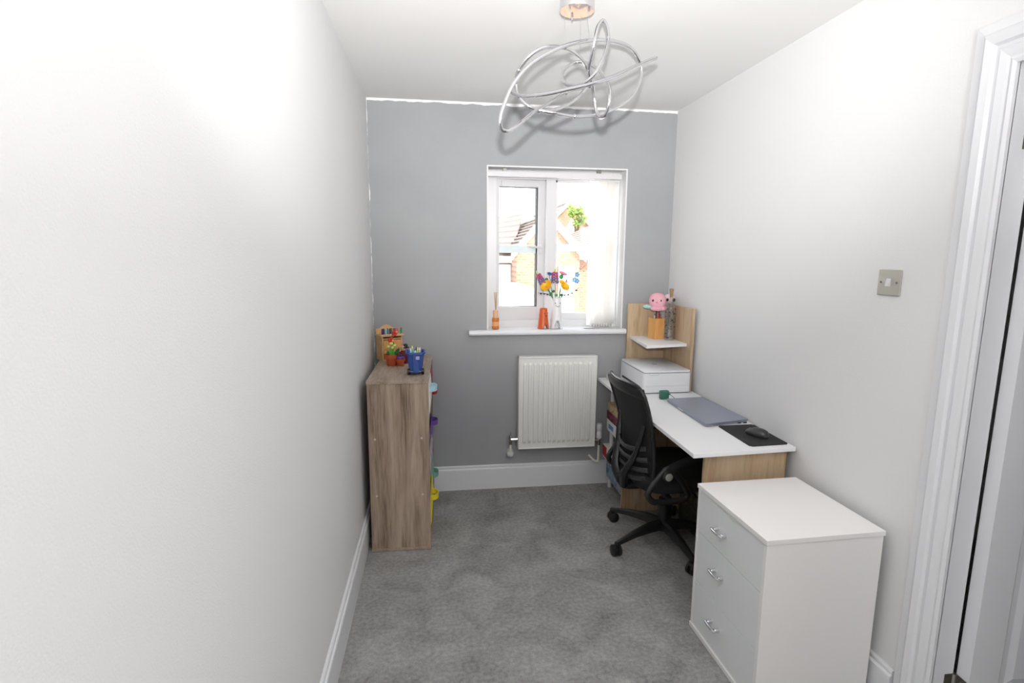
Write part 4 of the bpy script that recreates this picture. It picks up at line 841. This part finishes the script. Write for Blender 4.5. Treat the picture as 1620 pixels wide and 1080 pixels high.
# Y shaped support, lumbar bars with openings between them
for s in (-1, 1):
    obj('back_support', tube(B(), smooth_pts([(-0.245, 0.02 * s, 0.350), (-0.262, 0.06 * s, 0.43), (-0.235, 0.10 * s, 0.52), (-0.218, 0.13 * s, 0.62), (-0.208, 0.150 * s, 0.70)]), [0.026] * 6 + [0.022] * 5 + [0.017] * 5 + [0.012] * 4 + [0.009], seg=10, flat=0.8), CHP, ch, True)
for i, (z, wd) in enumerate(((0.405, 0.165), (0.455, 0.185), (0.505, 0.18), (0.555, 0.16))):
    P = [(bxp(z, t) - 0.024 - 0.018 * (1 - t * t), wd * t, z + 0.030 * t * t) for t in [-1 + 0.2 * k for k in range(11)]]
    obj('lumbar_bar', tube(B(), P, 0.0125, seg=8, flat=0.45), mat('lumbar plastic', (0.04, 0.04, 0.044), 0.33), ch, True)
obj('back_bracket', tube(B(), smooth_pts([(-0.06, 0, 0.345), (-0.16, 0, 0.340), (-0.235, 0, 0.352), (-0.255, 0, 0.40)]), [0.030] * 5 + [0.032] * 6 + [0.028] * 5, seg=12, flat=0.6), CHP, ch, True)
for s in (-1, 1):
    yy = 0.262 * s
    yy = 0.250 * s; ax = 0.055
    L_ = [(-0.275, yy, 0.405), (-0.262, yy, 0.365), (-0.225, yy, 0.350), (-0.12, yy * 0.97, 0.345), (-0.072, yy * 0.97, 0.356), (-0.068, yy * 0.97, 0.385), (-0.11, yy, 0.45), (-0.155, yy, 0.505), (-0.185, yy, 0.512), (-0.215, yy, 0.485)]
    arm = obj('arm_bracket', tube(B(), smooth_pts([(p[0] + ax, p[1], p[2]) for p in L_], True, 4), 0.0155, True, 10, 0.8), CHP, ch, True)
    obj('arm_link', tube(B(), [(-0.10, yy * 0.97, 0.350), (-0.08, yy * 0.5, 0.352), (-0.05, 0.03 * s, 0.350)], 0.014, seg=8), CHP, arm, True)
    obj('arm_pivot', lathe(B(), (-0.185 + ax, yy - 0.012 * s, 0.482), [(0.026, 0), (0.028, 0.006 * s), (0.028, 0.030 * s), (0.022, 0.034 * s)], 20, 'y'), CHP, arm, True)
    if s < 0:
        obj('pivot_cap', lathe(B(), (-0.185 + ax, yy - 0.022, 0.482), [(0.0185, 0), (0.0185, -0.003), (0.015, -0.005)], 24, 'y'), mat('grey cap', (0.36, 0.35, 0.33), 0.5), arm, True, label='round grey cap')
    obj('arm_pad', tube(B(), smooth_pts([(-0.195 + ax, yy, 0.500), (-0.12 + ax, yy, 0.530), (-0.02 + ax, yy, 0.562), (0.07 + ax, yy, 0.590)], k=5), [0.014, 0.018, 0.020, 0.021] + [0.022] * 9 + [0.021, 0.018, 0.010], seg=12), BLACKF, arm, True)

# ================================================================ CHEST OF DRAWERS
cd = thing('chest_of_drawers', 'white three-drawer chest with small chrome handles in front of the desk', 'chest of drawers', (1.026, 1.488, 0), 1.4)
W_, D_, H_ = 0.431, 0.450, 0.622
obj('top_panel', box((0, 0, H_ - 0.017), (W_, D_, H_), 0.001), MELA, cd)
obj('side_panel', box((0.004, 0.003, 0.001), (W_ - 0.004, 0.019, H_ - 0.017), 0.0008), MELA, cd)
obj('side_panel', box((0.004, D_ - 0.019, 0.001), (W_ - 0.004, D_ - 0.003, H_ - 0.017), 0.0008), MELA, cd)
obj('back_panel', box((W_ - 0.010, 0.019, 0.01), (W_ - 0.006, D_ - 0.019, H_ - 0.017)), MELA, cd)
obj('plinth', box((0.000, 0.001, 0.001), (0.018, D_ - 0.001, 0.020), 0.001), MELA, cd)
obj('bottom_panel', box((0.018, 0.019, 0.004), (W_ - 0.01, D_ - 0.019, 0.020)), MELA, cd)
for z0, z1, hz in ((0.022, 0.213, 0.128), (0.2155, 0.426, 0.340), (0.4285, 0.602, 0.508)):
    d = obj('drawer', box((0.006, 0.0205, z0), (0.022, D_ - 0.0205, z1), 0.0012), DRAW, cd)
    bm = B(); bx(bm, (0.024, 0.03, z0 + 0.02), (W_ - 0.03, 0.042, z1 - 0.03)); bx(bm, (0.024, D_ - 0.042, z0 + 0.02), (W_ - 0.03, D_ - 0.03, z1 - 0.03)); bx(bm, (0.024, 0.042, z0 + 0.02), (W_ - 0.03, D_ - 0.042, z0 + 0.026))
    obj('drawer_box', bm, MELA, d)
    yc = 0.268
    bm = B()
    for s in (-1, 1): lathe(bm, (0.006, yc + 0.026 * s, hz), [(0.0085, 0), (0.0085, -0.012), (0.007, -0.018)], 16, 'x')
    tube(bm, smooth_pts([(-0.013, yc - 0.036, hz), (-0.017, yc - 0.026, hz), (-0.019, yc, hz), (-0.017, yc + 0.026, hz), (-0.013, yc + 0.036, hz)]), 0.0048, seg=10, flat=1.3)
    obj('handle', bm, CHROME, d, True, label='small chrome pull handle')

# ================================================================ THINGS ON THE WINDOW SILL
ZW = 1.0505
# reed diffuser
df = thing('reed_diffuser', 'amber reed diffuser bottle at the corner of the window sill', 'reed diffuser', (0.357, 3.400, ZW))
AMB = glass('amber oil', (0.95, 0.50, 0.16), 0.06, 0.35, (0.85, 0.36, 0.08))
obj('bottle', lathe(B(), (0, 0, 0), [(0.019, 0), (0.022, 0.004), (0.022, 0.068), (0.019, 0.074)], 20), AMB, df, True)
obj('label_band', lathe(B(), (0, 0, 0.020), [(0.0222, 0), (0.0222, 0.030)], 20), mat('apricot paper', (0.80, 0.36, 0.15), 0.6), df, True)
obj('neck', lathe(B(), (0, 0, 0.074), [(0.019, 0), (0.017, 0.004), (0.017, 0.045), (0.012, 0.048)], 20), mat('peach cap', (0.72, 0.42, 0.26), 0.5), df, True)
RD = mat('reed', (0.55, 0.33, 0.18), 0.7)
for k in range(5): obj('reed', rod((0.001 * k, 0, 0.11), (-0.009 + 0.0045 * k, 0.004 * math.sin(k * 2), 0.235 - 0.004 * (k % 2)), 0.0014, 6), RD, df)
def face_vase(name, lab, x, y, r0, r1, h, m, archw, archh, faces, cat='vase'):
    t = thing(name, lab, cat, (x, y, ZW))
    seg = 48; nz = 16; bm = B(); V = []
    for j in range(nz + 1):
        z = h * j / nz; r = r0 + (r1 - r0) * (z / h) ** 0.8 - 0.001 * math.sin(pi * z / h)
        V.append([(r * math.cos(2 * pi * k / seg), r * math.sin(2 * pi * k / seg), z) for k in range(seg)])
    # legs: arch cut front and back by keeping cells outside the arch
    def inside(x_, z_): return abs(x_ - faces[3]) < archw and z_ < archh * math.sqrt(max(0, 1 - ((x_ - faces[3]) / archw) ** 2)) if abs(x_ - faces[3]) < archw else False
    vs = {}
    def gv(j, k):
        if (j, k) not in vs: vs[(j, k)] = bm.verts.new(V[j][k])
        return vs[(j, k)]
    for j in range(nz):
        for k in range(seg):
            k2 = (k + 1) % seg
            cx_ = sum(V[a][b][0] for a, b in ((j, k), (j, k2), (j + 1, k), (j + 1, k2))) / 4; cz_ = h * (j + 0.5) / nz
            if inside(cx_, cz_): continue
            bm.faces.new((gv(j, k), gv(j, k2), gv(j + 1, k2), gv(j + 1, k)))
    o = obj('body', bm, m, t, True); md = o.modifiers.new('t', 'SOLIDIFY'); md.thickness = 0.0035; md.offset = -1
    fx, fz, sc, _ = faces
    yf = lambda xx, zz: -math.sqrt(max(1e-6, (r0 + (r1 - r0) * (zz / h) ** 0.8) ** 2 - xx * xx)) - 0.0004
    for dx in (-0.015, 0.015):
        xx = fx + dx * sc; obj('eye', ball(B(), (xx, yf(xx, fz), fz), 0.0034 * sc, (1, 0.4, 1), 8, 6), EYE, t)
    P = [(fx + d * sc, yf(fx + d * sc, fz - 0.018), fz - 0.022 * sc + 55 * d * d * sc) for d in (-0.013, -0.009, -0.004, 0, 0.004, 0.009, 0.013)]
    obj('mouth', tube(B(), P, 0.0013 * sc, seg=5), EYE, t)
    return t
WV = mat('white ceramic', (0.78, 0.78, 0.80), 0.3); OV = mat('orange ceramic', (0.62, 0.10, 0.02), 0.4)
face_vase('face_vase', 'small orange ceramic vase with a smiling face and two legs on the sill', 0.666, 3.410, 0.037, 0.025, 0.130, OV, 0.014, 0.030, (0.014, 0.100, 0.8, 0.010))
face_vase('face_vase', 'tall white ceramic vase with a smiling face and two legs holding flowers', 0.750, 3.405, 0.040, 0.032, 0.200, WV, 0.020, 0.050, (0.0, 0.164, 1.0, 0.0))
ds = thing('small_dish', 'thin white oval dish lying on the sill beside the flower vase', 'dish', (0.965, 3.395, ZW))
obj('dish', lathe(B(), (0, 0, 0), [(0.030, 0), (0.042, 0.004), (0.041, 0.005), (0.028, 0.002)], 24, sx=1, sy=0.7), WV, ds, True)
# toy-brick flowers standing in the white vase
VX, VY, VZ = 0.750, 3.405, ZW + 0.058
STEM = mat('stem green', (0.05, 0.16, 0.04), 0.4)
def flower(name, lab, base, tipw, cat='flower'):
    t = thing(name, lab, cat, (VX + base[0], VY + base[1], VZ))
    tip = Vector(tipw) - Vector((VX + base[0], VY + base[1], VZ))
    bdir = Vector((base[0], base[1], 0.175 - 0.0))
    neck = Vector(((VX - (VX + base[0])) * 0.0 + max(-0.022, min(0.022, tip.x * 0.5)), tip.y * 0.4, 0.140))
    P = smooth_pts([(0, 0, 0), tuple(neck), tuple((neck + tip) / 2 + Vector((tip.x * 0.03, 0, 0.005))), tuple(tip)], k=4)
    obj('stem', tube(B(), P, 0.0018, seg=6), STEM, t, True)
    return t, P, tip
MAG = mat('magenta plastic', (0.42, 0.03, 0.14), 0.4); PUR = mat('purple plastic', (0.14, 0.06, 0.22), 0.4); SKYB = mat('sky blue plastic', (0.16, 0.42, 0.72), 0.4); NAVY = mat('navy plastic', (0.03, 0.07, 0.28), 0.4)
BRN = mat('dark brown twig', (0.07, 0.035, 0.03), 0.6); PNK = mat('pink plastic', (0.75, 0.22, 0.35), 0.4); LIME = mat('lime plastic', (0.40, 0.62, 0.08), 0.4); MGR = mat('mid green plastic', (0.02, 0.28, 0.10), 0.4); LAV = mat('lavender plastic', (0.42, 0.28, 0.48), 0.4); EMB = mat('amber yellow plastic', (0.85, 0.45, 0.01), 0.4)
def lupin(lab, base, tipw, lean, L=0.062, w=0.020):
    t, P, tip = flower('lupin_flower', lab, base, tipw)
    ax = Vector(lean).normalized()
    for part_, m, a0, a1 in (('upper_petals', MAG, 0.45, 0.95), ('lower_petals', PUR, 0.0, 0.5)):
        bm = B()
        for k in range(26):
            f = a0 + (a1 - a0) * k / 25; a = k * 2.4; r = w * (0.95 - 0.35 * f)
            c = tip - ax * (L * (1 - f)) + ax.orthogonal().normalized() * r * math.cos(a) + ax.cross(ax.orthogonal().normalized()) * r * math.sin(a)
            bx(bm, c - Vector((0.0045, 0.0045, 0.004)), c + Vector((0.0045, 0.0045, 0.004)), 0.001)
        obj(part_, bm, m, t)
    obj('bud', tube(B(), [tip - ax * 0.004, tip + ax * 0.010, tip + ax * 0.022], [0.007, 0.005, 0.001], seg=6), LIME, t)
lupin('magenta and purple lupin spike leaning out over the orange vase', (-0.01, 0, 0), (0.622, 3.395, 1.400), (-0.5, 0, 0.9), 0.070)
lupin('upright magenta and purple lupin spike in the middle of the vase', (0, 0.006, 0), (0.733, 3.400, 1.412), (-0.02, 0, 1), 0.072, 0.024)
def poppy(lab, base, tipw, col, n_=6, R=0.024, tilt=(0, -0.5, 0.85), rot=0.0, name='poppy_flower'):
    t, P, tip = flower(name, lab, base, tipw)
    ax = Vector(tilt).normalized(); e1 = ax.orthogonal().normalized(); e2 = ax.cross(e1)
    for k in range(n_):
        a = 2 * pi * k / n_ + rot; d = e1 * math.cos(a) + e2 * math.sin(a); s = ax.cross(d)
        bm = B(); rows = []
        for f, wd, hgt in ((0.05, 0.25, 0), (0.4, 0.55, 0.12), (0.8, 0.62, 0.38), (1.0, 0.40, 0.55)):
            rows.append([bm.verts.new(tip + d * R * f + s * R * wd * q + ax * R * (hgt + 0.1 * q * q)) for q in (-1, 0, 1)])
        for x_, y_ in zip(rows, rows[1:]):
            for j in range(2): bm.faces.new((x_[j], x_[j + 1], y_[j + 1], y_[j]))
        o = obj('petal', bm, col, t); md = o.modifiers.new('t', 'SOLIDIFY'); md.thickness = 0.0015
    return t, tip
t, tip = poppy('large orange-yellow open flower on the side of the orange vase', (-0.008, -0.006, 0), (0.680, 3.375, 1.318), EMB, R=0.036, tilt=(-0.5, -0.6, 0.5)); obj('flower_centre', ball(B(), tip + Vector((-0.004, -0.010, 0.004)), 0.008, u=8, v=6), ORG, t)
t, tip = poppy('amber-yellow flower with rounded petals low at the side of the blue one', (0.010, -0.004, 0), (0.786, 3.375, 1.315), EMB, 5, 0.030, (0.35, -0.7, 0.5), 0.4); obj('flower_centre', ball(B(), tip + Vector((0.002, -0.010, 0.004)), 0.007, u=8, v=6), YEL, t)
t, tip = poppy('small yellow flower just above the amber-yellow one', (0.004, 0.004, 0), (0.776, 3.395, 1.345), EMB, 5, 0.015, (0, -0.7, 0.6), 0.2, 'buttercup_flower')
t, tip = poppy('small navy blue flower between the two lupins', (-0.004, 0.008, 0), (0.698, 3.400, 1.393), NAVY, 6, 0.016, (0.1, -0.4, 0.9), 0.1, 'cornflower')
t, tip = poppy('pink daisy with fringed petals beside the upright lupin', (0.006, 0.004, 0), (0.782, 3.400, 1.392), PNK, 12, 0.026, (0.3, -0.25, 0.9), 0, 'daisy_flower')
t, tip = poppy('lavender closed tulip between the yellow and sky blue flowers', (0.008, 0.006, 0), (0.808, 3.400, 1.345), LAV, 5, 0.012, (0.3, -0.1, 1), 0, 'tulip_flower'); obj('bud', ball(B(), tip + Vector((0.002, 0, 0.010)), 0.008, (0.8, 0.8, 1.4), 8, 6), LAV, t)
t, P, tip = flower('eucalyptus_sprig', 'round dark green leaves standing behind the yellow flowers', (0.002, -0.004, 0), (0.774, 3.400, 1.385), 'leaf sprig')
obj('leaf', ball(B(), tip + Vector((0, -0.004, -0.004)), 0.015, (1, 0.25, 1), 12, 8), MGR, t)
for k, (dx, dz) in enumerate(((-0.095, -0.020), (-0.085, -0.060), (-0.050, -0.095), (-0.03, -0.12), (0.004, -0.12), (-0.065, -0.11))): obj('leaf', ball(B(), tip + Vector((dx, -0.004, dz)), 0.011, (1, 0.3, 0.8), 8, 6), MGR if k % 2 else DGRN, t)
# blue delphinium
t, P, tip = flower('delphinium_flower', 'sky blue delphinium spray reaching towards the gathered blind', (0.010, 0.002, 0), (0.872, 3.395, 1.395), 'flower')
bm = B(); tube(bm, smooth_pts([tuple(tip), tuple(tip + Vector((0.025, 0, 0.030))), tuple(tip + Vector((0.058, 0, 0.060)))]), 0.0012, seg=5); obj('stem', bm, STEM, t)
for c in ((0.004, 0, 0.0), (-0.012, -0.004, -0.034), (0.003, -0.004, -0.040)):
    bm = B()
    for k in range(5):
        a = k * 1.256; ball(bm, tip + Vector(c) + Vector((0.010 * math.cos(a), 0.002 * math.sin(k), 0.010 * math.sin(a))), 0.0075, (1, 0.4, 1), 8, 6)
    obj('petal', bm, SKYB, t)
for d in ((0.020, 0, 0.038), (0.046, 0, 0.022)): obj('bud', ball(B(), tip + Vector(d), 0.004, u=6, v=5), STEM, t)
def twig(lab, base, tipw, side):
    t = thing('twig', lab, 'twig', (VX + base[0], VY + base[1], VZ)); tip = Vector(tipw) - Vector((VX + base[0], VY + base[1], VZ))
    P = smooth_pts([(0, 0, 0), (0.018 * side, 0, 0.142), (tip.x * 0.55, 0, 0.166), tuple(tip)], k=5)
    obj('branch', tube(B(), P, 0.0016, seg=6), BRN, t)
    for k in (7, 9, 11, 13):
        if k < len(P): obj('bud', ball(B(), P[k] + Vector((0.002, 0, 0.005 * (-1) ** k)), 0.0055, (1.3, 0.8, 0.8), 8, 6), BRN, t)
    return t
twig('dark budded twig arching towards the gathered blind', (0.012, -0.004, 0), (0.892, 3.390, 1.312), 1)
twig('dark twig with pale tip arching out over the orange vase', (-0.012, -0.004, 0), (0.625, 3.390, 1.280), -1)
